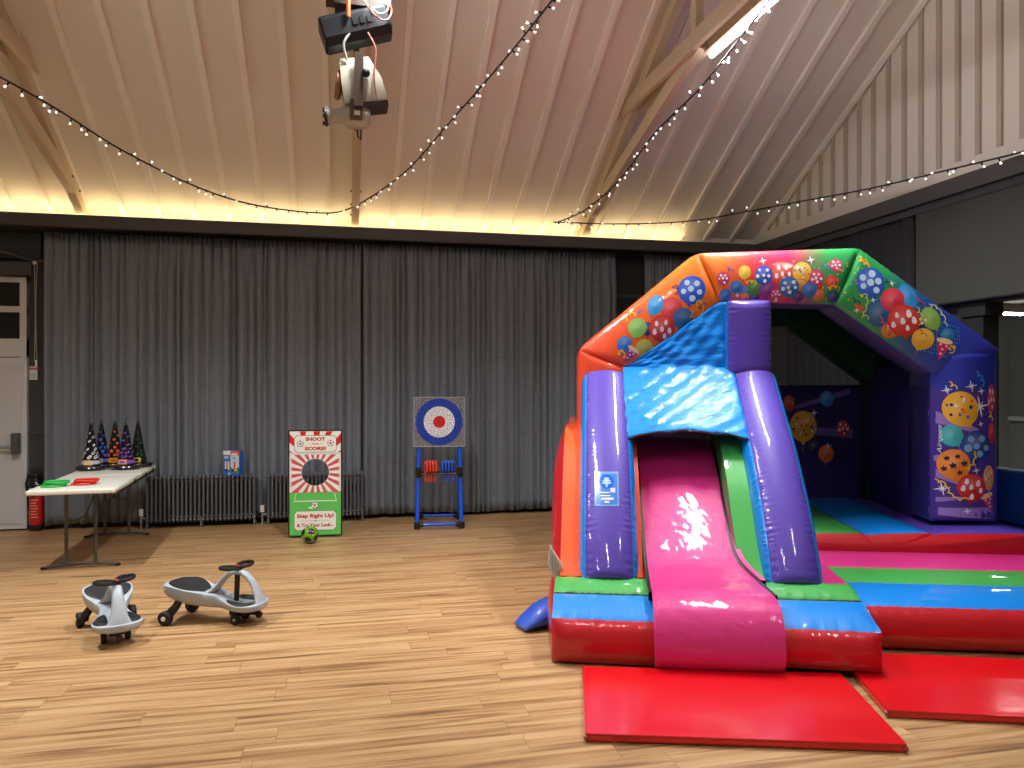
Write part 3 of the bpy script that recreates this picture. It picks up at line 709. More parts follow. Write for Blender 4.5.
plaque(-.225, .955, .225, 1.135, -.0022); plaque(-.225, .085, .225, .295, -.0022)
tr = S(190, 48, 40)
put_text(g, 'SHOOT', 0, 1.098, .215, .040, -.0036, tr, .05); put_text(g, 'AND', 0, 1.045, .075, .018, -.0036, tr, .03); put_text(g, 'SCORE!', 0, .992, .23, .040, -.0036, tr, .05)
rect(g, -.07, 1.043, -.055, 1.047, -.0036, tr); rect(g, .055, 1.043, .07, 1.047, -.0036, tr)
put_text(g, 'Step Right Up!', 0, .238, .40, .055, -.0036, tr, .04); put_text(g, '& Try Your Luck...', 0, .135, .40, .048, -.0036, tr, .04)
rect(g, -.15, .187, .15, .189, -.0036, S(120, 110, 100)); disc(g, 0, .188, -.0040, .006, S(90, 80, 70), 8, .012)
def soccer(cx, cz, r):
    disc(g, cx, cz, -.0036, r, S(60, 60, 60)); disc(g, cx, cz, -.0042, r * .92, S(240, 240, 240)); disc(g, cx, cz, -.0048, r * .32, S(15, 15, 15), 5)
    for k in range(5):
        a = PI / 2 + k * 2 * PI / 5; disc(g, cx + r * .74 * math.cos(a), cz + r * .74 * math.sin(a), -.0048, r * .17, S(20, 20, 20), 6)
soccer(-.162, 1.045, .036); soccer(.165, 1.05, .036); soccer(-.005, .362, .036)
disc(g, -.045, .335, -.0030, .012, wl, 14, .03)
g.build('printed_face', M['glossy'], B)
g = G(); g.box((-.26, .02, .03), (-.235, .05, 1.15), S(28, 28, 30)); g.box((.235, .02, .03), (.26, .05, 1.15), S(28, 28, 30)); g.build('back_rail', M['plastic'], B)
for s_ in (-1, 1):
    g = G(); g.tube([(s_ * .24, .05, 1.0), (s_ * .24, .38, .012)], .012, S(30, 30, 32), 8); g.build('support_leg', M['metal'], B)
# ball
g = G(); ballc = S(112, 165, 40); r = .093
import itertools
phi = (1 + 5 ** .5) / 2; ico = [unit(V3(*p)) for p in [(0, s1, s2 * phi) for s1 in (-1, 1) for s2 in (-1, 1)] + [(s1, s2 * phi, 0) for s1 in (-1, 1) for s2 in (-1, 1)] + [(s2 * phi, 0, s1) for s1 in (-1, 1) for s2 in (-1, 1)]]
rot = Matrix.Rotation(.45, 3, 'X') @ Matrix.Rotation(.3, 3, 'Z'); ico = [np.array(rot @ Vector(p)) for p in ico]
vs = []; fs = []; nn = 48
for i in range(nn // 2 + 1):
    for j in range(nn):
        a = PI * i / (nn // 2); t = 2 * PI * j / nn; vs.append((r * math.sin(a) * math.cos(t), r * math.sin(a) * math.sin(t), r + r * math.cos(a)))
for i in range(nn // 2):
    for j in range(nn): fs.append((i * nn + j, i * nn + (j + 1) % nn, (i + 1) * nn + (j + 1) % nn, (i + 1) * nn + j))
for f in fs:
    cc = unit(np.mean([vs[k] for k in f], axis=0) - V3(0, 0, r)); dd = max(np.dot(cc, q) for q in ico)
    g.add([vs[k] for k in f], [(0, 1, 2, 3)], S(18, 22, 16) if dd > .935 else (S(70, 110, 25) if dd > .925 else ballc), 0, True)
o = g.build('football', M['glossy']); weld(o, .0004); o.location = (-.335, 8.49, .0)
tag(o, 'green and black football on the floor in front of the game board', 'ball')

# ================================================================ axe-throwing target stand
A = empty('target_stand', (1.135, 9.12, 0), math.radians(-6), 'square bullseye target on a blue tubular stand by the curtain', 'target stand')
ub = S(28, 92, 225); bk = S(20, 20, 22)
ftp = {}
for sx in (-1, 1):
    g = G(); g.tube([(sx * .262, -.10, .04), (sx * .240, .02, 1.0)], .024, ub, 12); g.build('leg', M['glossy'], A)
    g = G(); g.tube([(sx * .262, .52, .04), (sx * .240, .12, .98)], .024, ub, 12); g.build('leg', M['glossy'], A)
    for yy in (-.10, .52): g = G(); g.box((sx * .262 - .036, yy - .036, 0), (sx * .262 + .036, yy + .036, .085), bk, bev=.01); g.tube([(sx * .262, yy, .05), (sx * .19, yy, .05)], .030, bk, 12); g.build('joint', M['plastic'], A)
    g = G()
    g.box((sx * .247 - .034, -.065, .60), (sx * .247 + .034, .01, .72), bk, bev=.01); g.build('joint', M['plastic'], A)
g = G(); g.tube([(-.24, -.10, .05), (.24, -.10, .05)], .020, ub, 12); g.build('cross_tube', M['glossy'], A)
g = G(); g.tube([(-.24, .52, .05), (.24, .52, .05)], .020, ub, 12); g.build('cross_tube', M['glossy'], A)
g = G(); g.box((-.25, -.075, .635), (.25, -.045, .675), bk, bev=.005); g.box((-.20, -.135, .648), (.20, -.075, .660), S(120, 120, 122), bev=.003); g.build('axe_rack', M['plastic'], A)
g = G(); g.box((-.30, -.02, .965), (.30, .05, 1.555), S(120, 122, 124), bev=.006); g.build('target_board', M['bristle'], A)
g = G()
for k, (r0, r1, col) in enumerate(((0, .072, S(205, 28, 32)), (.072, .185, S(225, 226, 228)), (.185, .278, S(28, 62, 165)))):
    n = 56; y = -.0225
    vs = [((r0) * math.cos(2 * PI * i / n), y, 1.26 + (r0) * math.sin(2 * PI * i / n)) for i in range(n)] + [(r1 * math.cos(2 * PI * i / n), y, 1.26 + r1 * math.sin(2 * PI * i / n)) for i in range(n)]
    g.add(vs, [(i, n + i, n + (i + 1) % n, (i + 1) % n) for i in range(n)], col)
g.build('target_rings', M['bristle'], A)
g = G(); g.box((-.303, -.024, .962), (.303, -.018, .972), S(170, 172, 172)); g.box((-.303, -.024, 1.548), (.303, -.018, 1.558), S(170, 172, 172)); g.box((-.303, -.024, .962), (-.294, -.018, 1.558), S(170, 172, 172)); g.box((.294, -.024, .962), (.303, -.018, 1.558), S(170, 172, 172)); g.build('board_frame', M['metal'], A)
def axe(col, nm):
    r = empty('throwing_axe', (0, 0, 0), 0, nm, 'toy axe')
    g = G(); g.box((-.009, -.012, -.115), (.009, .012, .10), col, bev=.003); g.build('handle', M['plastic'], r)
    g = G(); poly = [(-.03, .03), (-.06, .0), (-.085, .02), (-.095, .07), (-.08, .125), (-.055, .14), (-.02, .10), (.03, .10), (.045, .12), (.045, .02), (.02, .03)]
    g.prism(poly, -.008, .008, col, plane='yz'); g.build('axe_head', M['plastic'], r); return r
Minv = Matrix.Rotation(math.radians(-6), 4, 'Z')
for col, nm, xs in ((S(225, 72, 48), 'red', (-.165, -.130, -.095, -.060)), (S(38, 88, 200), 'blue', (.060, .095, .130, .165))):
    pos = ('leftmost', 'second from left', 'third from left', 'rightmost'); proto = None
    for k, x in enumerate(xs):
        if proto is None: o = proto = axe(col, '')
        else: o = copy_tree(proto)
        p = Minv @ Vector((x, -.105, .675)); o.location = (1.135 + p.x, 9.12 + p.y, p.z); o.rotation_euler = (0, 0, math.radians(-6 + (14 if (nm == 'red') else -14)))
        o['label'] = '%s plastic throwing axe in the target stand rack, %s of its colour' % (nm, pos[k]); o['group'] = nm + ' throwing axes in the rack'

# ================================================================ wiggle cars
def catmull(K, t):
    i = min(int(t), len(K) - 2); f = t - i; p0 = K[max(i - 1, 0)]; p1 = K[i]; p2 = K[i + 1]; p3 = K[min(i + 2, len(K) - 1)]
    return .5 * (2 * p1 + (p2 - p0) * f + (2 * p0 - 5 * p1 + 4 * p2 - p3) * f * f + (3 * p1 - p0 - 3 * p2 + p3) * f ** 3)
KS = np.array([(-.375, .03, .262, .235, 0), (-.365, .085, .272, .20, .002), (-.32, .135, .282, .165, .012), (-.24, .158, .275, .14, .022), (-.15, .148, .252, .118, .024), (-.06, .112, .230, .105, .018),
               (.02, .082, .212, .10, .006), (.09, .090, .185, .095, .008), (.16, .125, .165, .09, .014), (.24, .150, .158, .088, .016), (.31, .138, .158, .09, .01), (.355, .095, .158, .10, .004), (.372, .04, .150, .115, 0)])
def car(loc, rz, label, steer):
    r = empty('wiggle_car', loc, rz, label, 'ride-on toy', 'grey and black wiggle cars on the floor')
    gy = S(170, 180, 187); bk = S(20, 20, 22)
    g = G(); vs = []; n = 28; m = 60
    def topz(x, y, full=False):
        k = np.interp(x, KS[:, 0], np.arange(len(KS))); q = catmull(KS, k); return q[2] - q[4] * (1 - min(1, (y / max(q[1], .01)) ** 2)), q[1]
    for i in range(m + 1):
        x, w_, t_, b_, dip = catmull(KS, (len(KS) - 1) * i / m)
        for j in range(n):
            a = 2 * PI * j / n; c_, s_ = math.cos(a), math.sin(a); yy = w_ * math.copysign(abs(c_) ** .75, c_)
            if s_ >= 0: zz = t_ - .012 * abs(c_) ** 6 - dip * (1 - (yy / max(w_, .01)) ** 2)
            else: zz = t_ - .012 - (t_ - b_ - .012) * abs(s_) ** .7
            vs.append((x, yy, zz))
    fs = [(i * n + j, i * n + (j + 1) % n, (i + 1) * n + (j + 1) % n, (i + 1) * n + j) for i in range(m) for j in range(n)]
    fs += [tuple(range(n)), tuple(range(m * n, m * n + n))]
    g.add(vs, fs, gy, 0, True); g.build('body', M['plastic'], r, angle=60)
    g = G(); rear = [(-.09, .190, .105), (-.03, .212, .085), (.02, .255, .058), (.06, .305, .044), (.11, .345, .038), (.165, .360, .036)]
    front = [(.165, .360, .036), (.215, .348, .036), (.262, .308, .036), (.300, .25, .042), (.330, .19, .058), (.348, .14, .085)]
    for L_ in (rear, front):
        K = np.array(L_); P = [catmull(K, (len(K) - 1) * i / 24) for i in range(25)]
        g.tube([(p[0], 0, p[1]) for p in P], [(p[2], .020) for p in P], gy, 14, flat=(0, 0, 1) if False else None)
    g.build('arch', M['plastic'], r, angle=60)
    def pad(x0, x1, yf0, yf1, lift, shape):
        g = G(); vs = []; a_, b_ = 22, 14
        for i in range(a_ + 1):
            for j in range(b_ + 1):
                u = i / a_ * 2 - 1; v = j / b_ * 2 - 1
                uu = u * math.sqrt(1 - v * v / 2) if shape else u; vv = v * math.sqrt(1 - u * u / 2) if shape else v
                x = (x0 + x1) / 2 + uu * (x1 - x0) / 2; tz, w_ = topz(x, 0); y = ((yf0 + yf1) / 2 + vv * (yf1 - yf0) / 2) * w_
                e = max(abs(u), abs(v)); vs.append((x, y, topz(x, y)[0] + lift * (1 - e ** 6) - .002))
        g.add(vs, [(i * (b_ + 1) + j, i * (b_ + 1) + j + 1, (i + 1) * (b_ + 1) + j + 1, (i + 1) * (b_ + 1) + j) for i in range(a_) for j in range(b_)], bk, 0, True); return g
    pad(-.368, -.045, -.93, .93, .012, True).build('seat_pad', M['rubber'], r)
    pad(.115, .345, .34, .95, .012, True).build('foot_pad', M['rubber'], r); pad(.115, .345, -.95, -.34, .012, True).build('foot_pad', M['rubber'], r)
    g = G(); g.cyl((.155, 0, .15), (.165, 0, .37), .019, bk, 14); g.build('steering_column', M['plastic'], r)
    st = empty('steering_wheel', (.166, 0, .378), steer, '', ''); del st['label']; del st['category']; st.parent = r
    g = G()
    for s_ in (-1, 1):
        loop = [(.045 * math.sin(t) * (.8 + .35 * abs(math.sin(t / 2))) - .012 * (1 - math.cos(t)) / 2, s_ * (.010 + .060 * (1 - math.cos(t))), .014 + .012 * (1 - math.cos(t)) / 2) for t in [2 * PI * i / 28 for i in range(28)]]
        g.tube(loop, .0145, bk, 8, closed=True)
    g.lathe([(0, -.02), (.03, -.02), (.034, .0), (.030, .018), (0, .022)], (0, 0, 0), (0, 0, 1), bk, 20); g.build('wheel_rim', M['plastic'], st)
    g = G(); g.lathe([(.021, .02), (.019, .026), (0, .028)], (0, 0, 0), (0, 0, 1), S(225, 72, 40), 16); g.build('horn_button', M['glossy'], st)
    for s_ in (-1, 1):
        g = G(); g.tube([(-.235, s_ * .085, .16), (-.245, s_ * .115, .12), (-.275, s_ * .135, .08), (-.29, s_ * .140, .05)], [(.03, .024), (.032, .026), (.036, .030), (.030, .032)], bk, 12); g.build('rear_arm', M['plastic'], r)
        g = G(); g.lathe([(0, -.026), (.040, -.026), (.050, -.017), (.050, .017), (.040, .026), (0, .026)], (-.295, s_ * .165, .050), (0, 1, 0), bk, 22); g.lathe([(.017, 0), (.017, .0285), (0, .031)], (-.295, s_ * .165, .050), (0, s_, 0), S(225, 225, 222), 14)
        g.build('wheel', M['rubber'], r)
    g = G(); g.box((.12, -.05, .052), (.25, .05, .10), bk, bev=.01); g.tube([(.2, 0, .07), (.335, 0, .07)], .018, bk, 8); g.build('front_axle_block', M['plastic'], r)
    for s_ in (-1, 1):
        g = G(); g.lathe([(0, -.016), (.030, -.016), (.036, -.010), (.036, .010), (.030, .016), (0, .016)], (.185, s_ * .072, .036), (0, 1, 0), bk, 22); g.lathe([(.010, 0), (.010, .0185), (0, .02)], (.185, s_ * .072, .036), (0, s_, 0), S(170, 170, 168), 12); g.build('wheel', M['rubber'], r)
    g = G(); g.lathe([(0, -.013), (.022, -.013), (.024, 0), (.022, .013), (0, .013)], (.33, .0, .058), (0, 1, 0), bk, 18); g.build('bumper_wheel', M['rubber'], r)
    return r
car((-1.535, 5.70, 0), math.radians(-68), 'grey and black wiggle car facing the camera, the one nearer the white table', math.radians(25))
car((-.885, 5.86, 0), math.radians(-22), 'grey and black wiggle car seen from its side, pointing right', math.radians(-20))

# ================================================================ bouncy castle
CO = V3(1.258, 4.53, 0); CYAW = math.radians(18.5)
cu, cv = V3(math.cos(CYAW), -math.sin(CYAW), 0), V3(math.sin(CYAW), math.cos(CYAW), 0)
def atv(px, py, v):
    o = V3(0, 0, CH) - CO; d = ray(px, py); ou, ov = o @ cu, o @ cv; du, dv = d @ cu, d @ cv; t = (v - ov) / dv; return ou + du * t, CH + d[2] * t
K = empty('bouncy_castle', tuple(CO), -CYAW, 'large multicoloured inflatable bouncy castle with a pink slide and balloon prints', 'bouncy castle')
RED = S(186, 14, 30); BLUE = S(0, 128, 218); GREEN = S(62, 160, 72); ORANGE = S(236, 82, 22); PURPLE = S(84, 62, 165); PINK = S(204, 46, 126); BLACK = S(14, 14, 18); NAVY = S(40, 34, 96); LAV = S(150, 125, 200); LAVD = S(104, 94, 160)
ramp = [(.10, S(232, 72, 40)), (.5, S(236, 88, 40)), (1.0, S(244, 128, 36)), (1.32, S(244, 118, 40)), (1.55, S(232, 58, 70)), (1.85, S(212, 38, 96)), (2.02, S(120, 110, 80)), (2.16, S(44, 160, 82)), (2.55, S(30, 158, 80)), (2.78, S(16, 105, 135)), (2.98, S(20, 72, 165)), (3.35, S(44, 56, 165)), (3.6, S(46, 50, 155))]
def archcol(p):
    q = p[0] + .25 * (2.4 - p[2]) * (1 if p[0] > 2.35 else 0) * .6
    for (a, ca), (b_, cb) in zip(ramp, ramp[1:]):
        if q < b_: return mix(ca, cb, (q - a) / (b_ - a))
    return ramp[-1][1]

class Print:
    """flat printed motifs laid on an inflated surface, each motif wrapped onto the skin underneath"""
    def __init__(s, g, ydir=1):
        s.g = g; s.b = BVHTree.FromPolygons([Vector(v) for v in g.v], g.f); s.k = 0; s.cache = []
    def hit(s, u, z, lay):
        h = s.b.ray_cast(Vector((u, -3, z)), Vector((0, 1, 0)))
        if h[0] is None: return None
        return (h[0].x, h[0].y - .0025 - .0007 * lay, h[0].z)
    def poly(s, rings, col, lay):
        """rings: concentric lists of (u,z), last one is the centre point; col a colour or function of ring index"""
        vs = []; n = len(rings[0]); ok = True
        for r in rings:
            for p in r:
                h = s.hit(p[0], p[1], lay)
                if h is None: return
                vs.append(h)
        ys = [v[1] for v in vs]
        if max(ys) - min(ys) > .3: return
        cl = []
        for k, r in enumerate(rings): cl += [col(k, q, len(rings)) if callable(col) else col for q in range(len(r))]
        fs = []
        for k in range(len(rings) - 2):
            for j in range(n): fs.append((k * n + j, k * n + (j + 1) % n, (k + 1) * n + (j + 1) % n, (k + 1) * n + j))
        k = len(rings) - 2
        for j in range(n): fs.append((k * n + j, k * n + (j + 1) % n, (k + 1) * n))
        s.g.add(vs, fs, cl, 0, True)
    def ell(s, cx, cz, rx, rz, rot, col, lay, n=22, rings=4, f=None):
        R = []
        c_, s_ = math.cos(rot), math.sin(rot)
        for k in range(rings):
            q = 1 - k / rings; R.append([])
            for i in range(n):
                t = 2 * PI * i / n; m = f(t) if f else 1; a = rx * q * m * math.cos(t); b_ = rz * q * m * math.sin(t)
                R[-1].append((cx + a * c_ - b_ * s_, cz + a * s_ + b_ * c_))
        R.append([(cx, cz)]); s.poly(R, col, lay)
    def ribbon(s, pts, wd, col, lay):
        P = [V3(*p) for p in pts]; vs = []
        for i, p in enumerate(P):
            t = unit(P[min(i + 1, len(P) - 1)] - P[max(i - 1, 0)]); n = V3(-t[1], t[0]) * wd / 2
            for q in (p - n, p + n):
                h = s.hit(q[0], q[1], lay)
                if h is None: return
                vs.append(h)
        s.g.add(vs, [(2 * i, 2 * i + 1, 2 * i + 3, 2 * i + 2) for i in range(len(P) - 1)], col, 0, True)
def px2(px, py, vv=1.74): return atv(px, py, vv)
PS = 6.35 / FOC                                # metres per pixel at the arch
def balloon(P, px, py, rx, ry, col, style=None, rot=0, lay=0, vv=1.74, sc_=1.0, dotc=None):
    u, z = px2(px, py, vv); rx *= PS * sc_ * 1.08; ry *= PS * sc_ * 1.08
    rt = math.radians(rot)
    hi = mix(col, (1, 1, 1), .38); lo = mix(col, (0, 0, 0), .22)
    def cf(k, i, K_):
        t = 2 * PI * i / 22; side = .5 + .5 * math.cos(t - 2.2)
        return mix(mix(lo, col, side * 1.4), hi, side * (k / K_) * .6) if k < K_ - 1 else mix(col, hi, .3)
    P.ell(u, z, rx, ry, rt, cf, lay, f=lambda t: 1 + .05 * max(0, -math.sin(t)) ** 3)
    kx, kz = u + math.sin(rt) * ry * 1.1, z - math.cos(rt) * ry * 1.1       # knot
    P.ell(kx, kz, rx * .14, ry * .12, rt, lo, lay, 6, 1)
    P.ribbon([(kx + .008 * math.sin(q * 1.5), kz - q * .012 * ry * 12) for q in range(5)], .004, mix(lo, (0, 0, 0), .3), lay)
    if style:
        white = dotc or (.85, .85, .87); r_ = random.Random(int(px * 7 + py))
        spots = [(-.42, .45), (.35, .45), (-.05, -.02), (.6, -.1), (-.62, -.15), (.15, -.58)]
        for (a, b_) in spots:
            a += r_.uniform(-.08, .08); b_ += r_.uniform(-.08, .08); s_ = r_.uniform(.15, .21)
            if style == 'fine': s_ *= .55
            if style == 'big': s_ *= 1.25
            ff = None
            if style == 'heart': ff = lambda t: 1.0 + .28 * math.cos(2 * (t - PI / 2)) - .25 * math.sin(t)
            if style == 'star': ff = lambda t: 1 + .45 * math.cos(5 * (t - PI / 2))
            cc, ss = math.cos(rt), math.sin(rt); aa, bb = a * rx, b_ * ry
            c_ = white
            if style == 'fine': c_ = r_.choice([S(240, 60, 60), S(60, 90, 200), S(250, 250, 250), S(30, 40, 90)])
            if style == 'star': c_ = S(40, 30, 50)
            P.ell(u + aa * cc - bb * ss, z + aa * ss + bb * cc, rx * s_, ry * s_, rt, c_, lay + 1, 12, 1, ff)
        if style == 'fine':
            for _ in range(8): a = r_.uniform(0, 6.28); q = r_.uniform(.2, .8); P.ell(u + rx * q * math.cos(a), z + ry * q * math.sin(a), rx * .08, ry * .08, 0, r_.choice([S(240, 60, 60), S(60, 90, 200), S(250, 250, 250)]), lay + 1, 8, 1)
def squiggle(P, pts, col, wd=.009, lay=3, curl=.012, vv=1.74):
    Q = [px2(*p, vv) for p in pts]; out = []
    m = 34
    for i in range(m + 1):
        t = i / m * (len(Q) - 1); k = min(int(t), len(Q) - 2); f = t - k
        a, b_ = V3(*Q[k]), V3(*Q[k + 1]); c = a * (1 - f) + b_ * f
        out.append((c[0] + curl * math.sin(t * 9), c[1] + curl * math.cos(t * 9)))
    P.ribbon(out, wd, col, lay)
def sparkle(P, px, py, r, col=(.9, .9, .95), vv=1.74, lay=2):
    u, z = px2(px, py, vv)
    for a in (0, PI / 2, PI / 4, -PI / 4):
        L = r * PS * (1 if a in (0, PI / 2) else .55)
        P.ell(u, z, L, L * .07 + .0012, a + .2, col, lay, 8, 1)
def party_hat(P, px, py, h, col, rot=0, vv=1.74):
    u, z = px2(px, py, vv); h *= PS; c_, s_ = math.cos(math.radians(rot)), math.sin(math.radians(rot))
    def T(a, b_): return (u + a * c_ - b_ * s_, z + a * s_ + b_ * c_)
    tri = [T(-h * .42, h * .5), T(h * .42, h * .5), T(0, -h * .6)]
    n = 12; ring = []
    for k in range(n):
        t = k / n * 3; i = int(t); f = t - i; a, b_ = tri[i % 3], tri[(i + 1) % 3]; ring.append((a[0] * (1 - f) + b_[0] * f, a[1] * (1 - f) + b_[1] * f))
    cen = T(0, h * .13); P.poly([ring, [((p[0] + cen[0]) / 2, (p[1] + cen[1]) / 2) for p in ring], [cen]], col, 2)
    P.ell(*T(0, h * .5), h * .43, h * .15, math.radians(rot), S(240, 215, 160), 3, 14, 1)
    for a, b_ in ((-.15, .28), (.15, .25), (0, .05), (-.02, -.2)): P.ell(*T(a * h, b_ * h), h * .06, h * .06, 0, (.85, .85, .85), 3, 8, 1)

# ---- front arch
def arch_stations(v0, v1, pts, ins=.0):
    return [[(o[0], v0, o[1]), (o[0], v1, o[1]), (i[0], v1, i[1]), (i[0], v0, i[1])] for o, i in pts]
FA = [((.14, .45), (.54, .45)), ((.14, 1.99), (.54, 1.84)), ((1.12, 2.79), (1.30, 2.39)), ((2.41, 2.81), (2.21, 2.36)), ((3.49, 1.98), (2.98, 1.79))]
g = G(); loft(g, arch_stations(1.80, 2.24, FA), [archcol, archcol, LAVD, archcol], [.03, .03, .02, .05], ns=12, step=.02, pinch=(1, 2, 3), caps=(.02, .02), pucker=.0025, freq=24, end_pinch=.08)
P = Print(g)
YL = S(240, 205, 60)
for a in [  # left diagonal
    (692, 289.5, 12.5, 13, S(25, 85, 205), 'big', -10, 0, S(190, 220, 245)), (655.8, 304.8, 7, 9.5, S(40, 155, 228), None, -25, 0), (671.5, 308, 10, 10.5, S(226, 60, 72), None, 0, 0), (683.6, 318, 9.5, 9.5, S(15, 110, 170), None, -20, 1),
    (647.7, 328.6, 6, 6, S(34, 44, 130), None, 0, 1, ), (662.5, 328, 12, 12.5, S(216, 42, 28), 'heart', 0, 3), (637.5, 327.5, 8.5, 9, S(130, 190, 90), None, -20, 2), (624.5, 344, 6.5, 7.5, S(20, 112, 190), None, -20, 1), (644.5, 348, 8, 8.5, S(196, 196, 62), None, -20, 2),
    # top bar
    (723.6, 278, 5.5, 6, S(215, 52, 112), 'dot', 0, 0), (745, 272, 5.5, 6.5, S(236, 200, 60), None, 0, 0), (736.6, 286.6, 5.7, 5.7, S(30, 130, 200), None, 0, 0), (726, 294.5, 5.7, 5.7, S(34, 122, 205), None, 0, 1), (746, 291, 4.8, 4.8, S(40, 130, 200), None, 0, 0),
    (754.6, 287, 5.5, 7.5, S(70, 160, 62), None, -10, 1), (764, 274.7, 8, 8.5, S(26, 92, 205), 'dot', 0, 2), (767, 289, 7, 7.5, S(140, 52, 140), None, 0, 1), (745.5, 296.5, 4, 4, S(240, 142, 50), None, 0, 2), (755.5, 297, 4.5, 4.5, S(60, 40, 120), None, 0, 0),
    (783, 272.5, 10, 11, S(235, 82, 62), 'heart', 0, 0), (802.4, 272, 8.5, 9.5, S(244, 190, 42), 'fine', 0, 0), (789.4, 286.5, 9, 9, S(18, 112, 190), 'dot', 0, 3), (776.5, 294, 5, 5, S(225, 52, 120), 'dot', 0, 1), (802, 285, 5.5, 6, S(238, 130, 50), None, 0, 1),
    (817, 277.5, 6.5, 7, S(216, 42, 110), 'dot', 0, 2), (810, 289.7, 6.6, 7, S(42, 122, 205), None, 0, 4), (799, 296, 5.3, 4.6, S(64, 32, 112), None, 0, 2), (819.5, 285.5, 3.4, 3.4, S(220, 60, 40), None, 0, 1), (819, 294, 5.2, 5.2, S(240, 122, 42), None, 0, 1),
    (832.3, 281.5, 5.6, 5.6, S(226, 62, 30), None, 0, 0), (836.4, 264.6, 5.5, 5.7, S(226, 52, 110), 'dot', 0, 0), (834.3, 296, 5.6, 5.2, S(20, 72, 150), None, 0, 1),
    # right diagonal
    (871, 281.7, 12.5, 13.5, S(26, 92, 205), 'big', 15, 0, S(190, 225, 245)), (880.5, 313, 11.5, 12, S(14, 100, 150), None, 20, 0), (893, 299.5, 10.5, 10.5, S(222, 42, 74), None, 15, 1), (909, 295, 7.5, 11, S(30, 150, 226), None, 30, 0), (904, 320, 13.5, 14, S(222, 50, 30), 'heart', 10, 4),
    (921, 319, 7, 7, S(34, 36, 120), 'dot', 0, 1), (931.7, 318, 8, 10.5, S(140, 192, 72), None, 25, 2), (923.6, 338.7, 9.5, 9.5, S(242, 190, 30), None, -25, 3), (891, 330.5, 7.5, 6, S(224, 132, 42), 'fine', -30, 2), (948, 334.4, 5.8, 6, S(20, 130, 180), None, 0, 1)]:
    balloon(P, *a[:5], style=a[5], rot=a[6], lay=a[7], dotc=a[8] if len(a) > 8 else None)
party_hat(P, 629.5, 355.5, 15, S(168, 50, 130), -35); party_hat(P, 942.5, 350, 18, S(206, 40, 90), -15)
for pts, col in ((((626, 322), (630, 312), (637, 315)), YL), (((696, 306), (700, 300), (704, 308), (698, 318)), YL), (((618, 355), (622, 350), (625, 358)), YL), (((672, 288), (678, 286), (676, 294)), S(40, 40, 110)), (((637, 313), (643, 310)), S(50, 110, 200)), (((699, 309), (706, 303)), S(40, 40, 110)), (((690, 318), (697, 309), (703, 300)), S(244, 160, 50)),
                 (((860, 296), (867, 295), (867, 306), (863, 315), (871, 318)), S(232, 215, 100)), (((886, 279), (889, 284)), S(24, 60, 60)), (((918, 308), (921, 316), (919, 326)), YL), (((931, 305), (938, 306), (945, 315), (947, 326)), S(225, 225, 150)), (((948, 350), (955, 346), (952, 353)), YL), (((853, 299), (860, 303)), S(30, 40, 120)), (((920, 331), (926, 336)), S(40, 60, 40)), (((881, 318), (886, 326)), S(226, 60, 60)), (((917, 296), (926, 306)), S(190, 60, 120)),
                 (((745, 283), (752, 281), (757, 284)), YL), (((792, 283), (800, 281), (806, 284)), YL), (((828, 289), (836, 286), (841, 290)), YL), (((823, 265), (829, 269)), S(40, 140, 190)), (((727, 268), (733, 271)), S(60, 90, 150))):
    squiggle(P, pts, col, wd=.008)
for px, py, r_ in ((763.5, 260.5, 4), (811.5, 259.5, 4), (738, 295, 3), (777, 300, 3), (893, 283, 3.5), (873.5, 300, 3), (858, 310, 3), (921, 348, 3)): sparkle(P, px, py, r_)
for _ in range(46):
    px = rnd.uniform(790, 860); py = rnd.uniform(258, 300); u, z = px2(px, py); P.ell(u, z, .010, .006, rnd.uniform(0, 3), rnd.choice([S(240, 120, 140), YL, S(60, 190, 140), S(240, 150, 60)]), 0, 6, 1)
for i in range(13):
    for j in range(9):
        px = 926 + i * 2.9 + rnd.uniform(-.5, .5); py = 318 + j * 4.1 + i * .8
        if abs(px - 935) + abs(py - 333) < 36: u, z = px2(px, py); P.ell(u, z, .010, .006, 1.2, S(70, 130, 215), 0, 6, 1)
u, z = px2(860, 307); P.ell(u, z, .045, .045, 0, S(230, 80, 40), 1, 20, 1, lambda t: .65 + .35 * math.cos(5 * t))
for px, py in ((861, 257), (866, 260)): squiggle(P, ((px, py), (px + 3, py + 6)), S(240, 170, 60), .014)
g.build('front_arch', M['pvc'], K)

# ---- printed purple column
def colcol(p): return S(34, 52, 168) if p[2] > 1.66 + .03 * math.sin((p[0] - 2.9) * 22) else S(70, 50, 146)
g = G(); loft(g, [[(3.475, 1.83, z), (3.475, 2.24, z), (2.97, 2.24, z), (2.97, 1.83, z)] for z in (1.97, 1.8, 1.2, .60)], [colcol, colcol, NAVY, colcol], [.06, .03, .02, .095], ns=14, step=.02, caps=(.02, .02), pucker=.001, freq=20, end_pinch=.05)  # inner side in navy instead of purple, shade painted into its colour
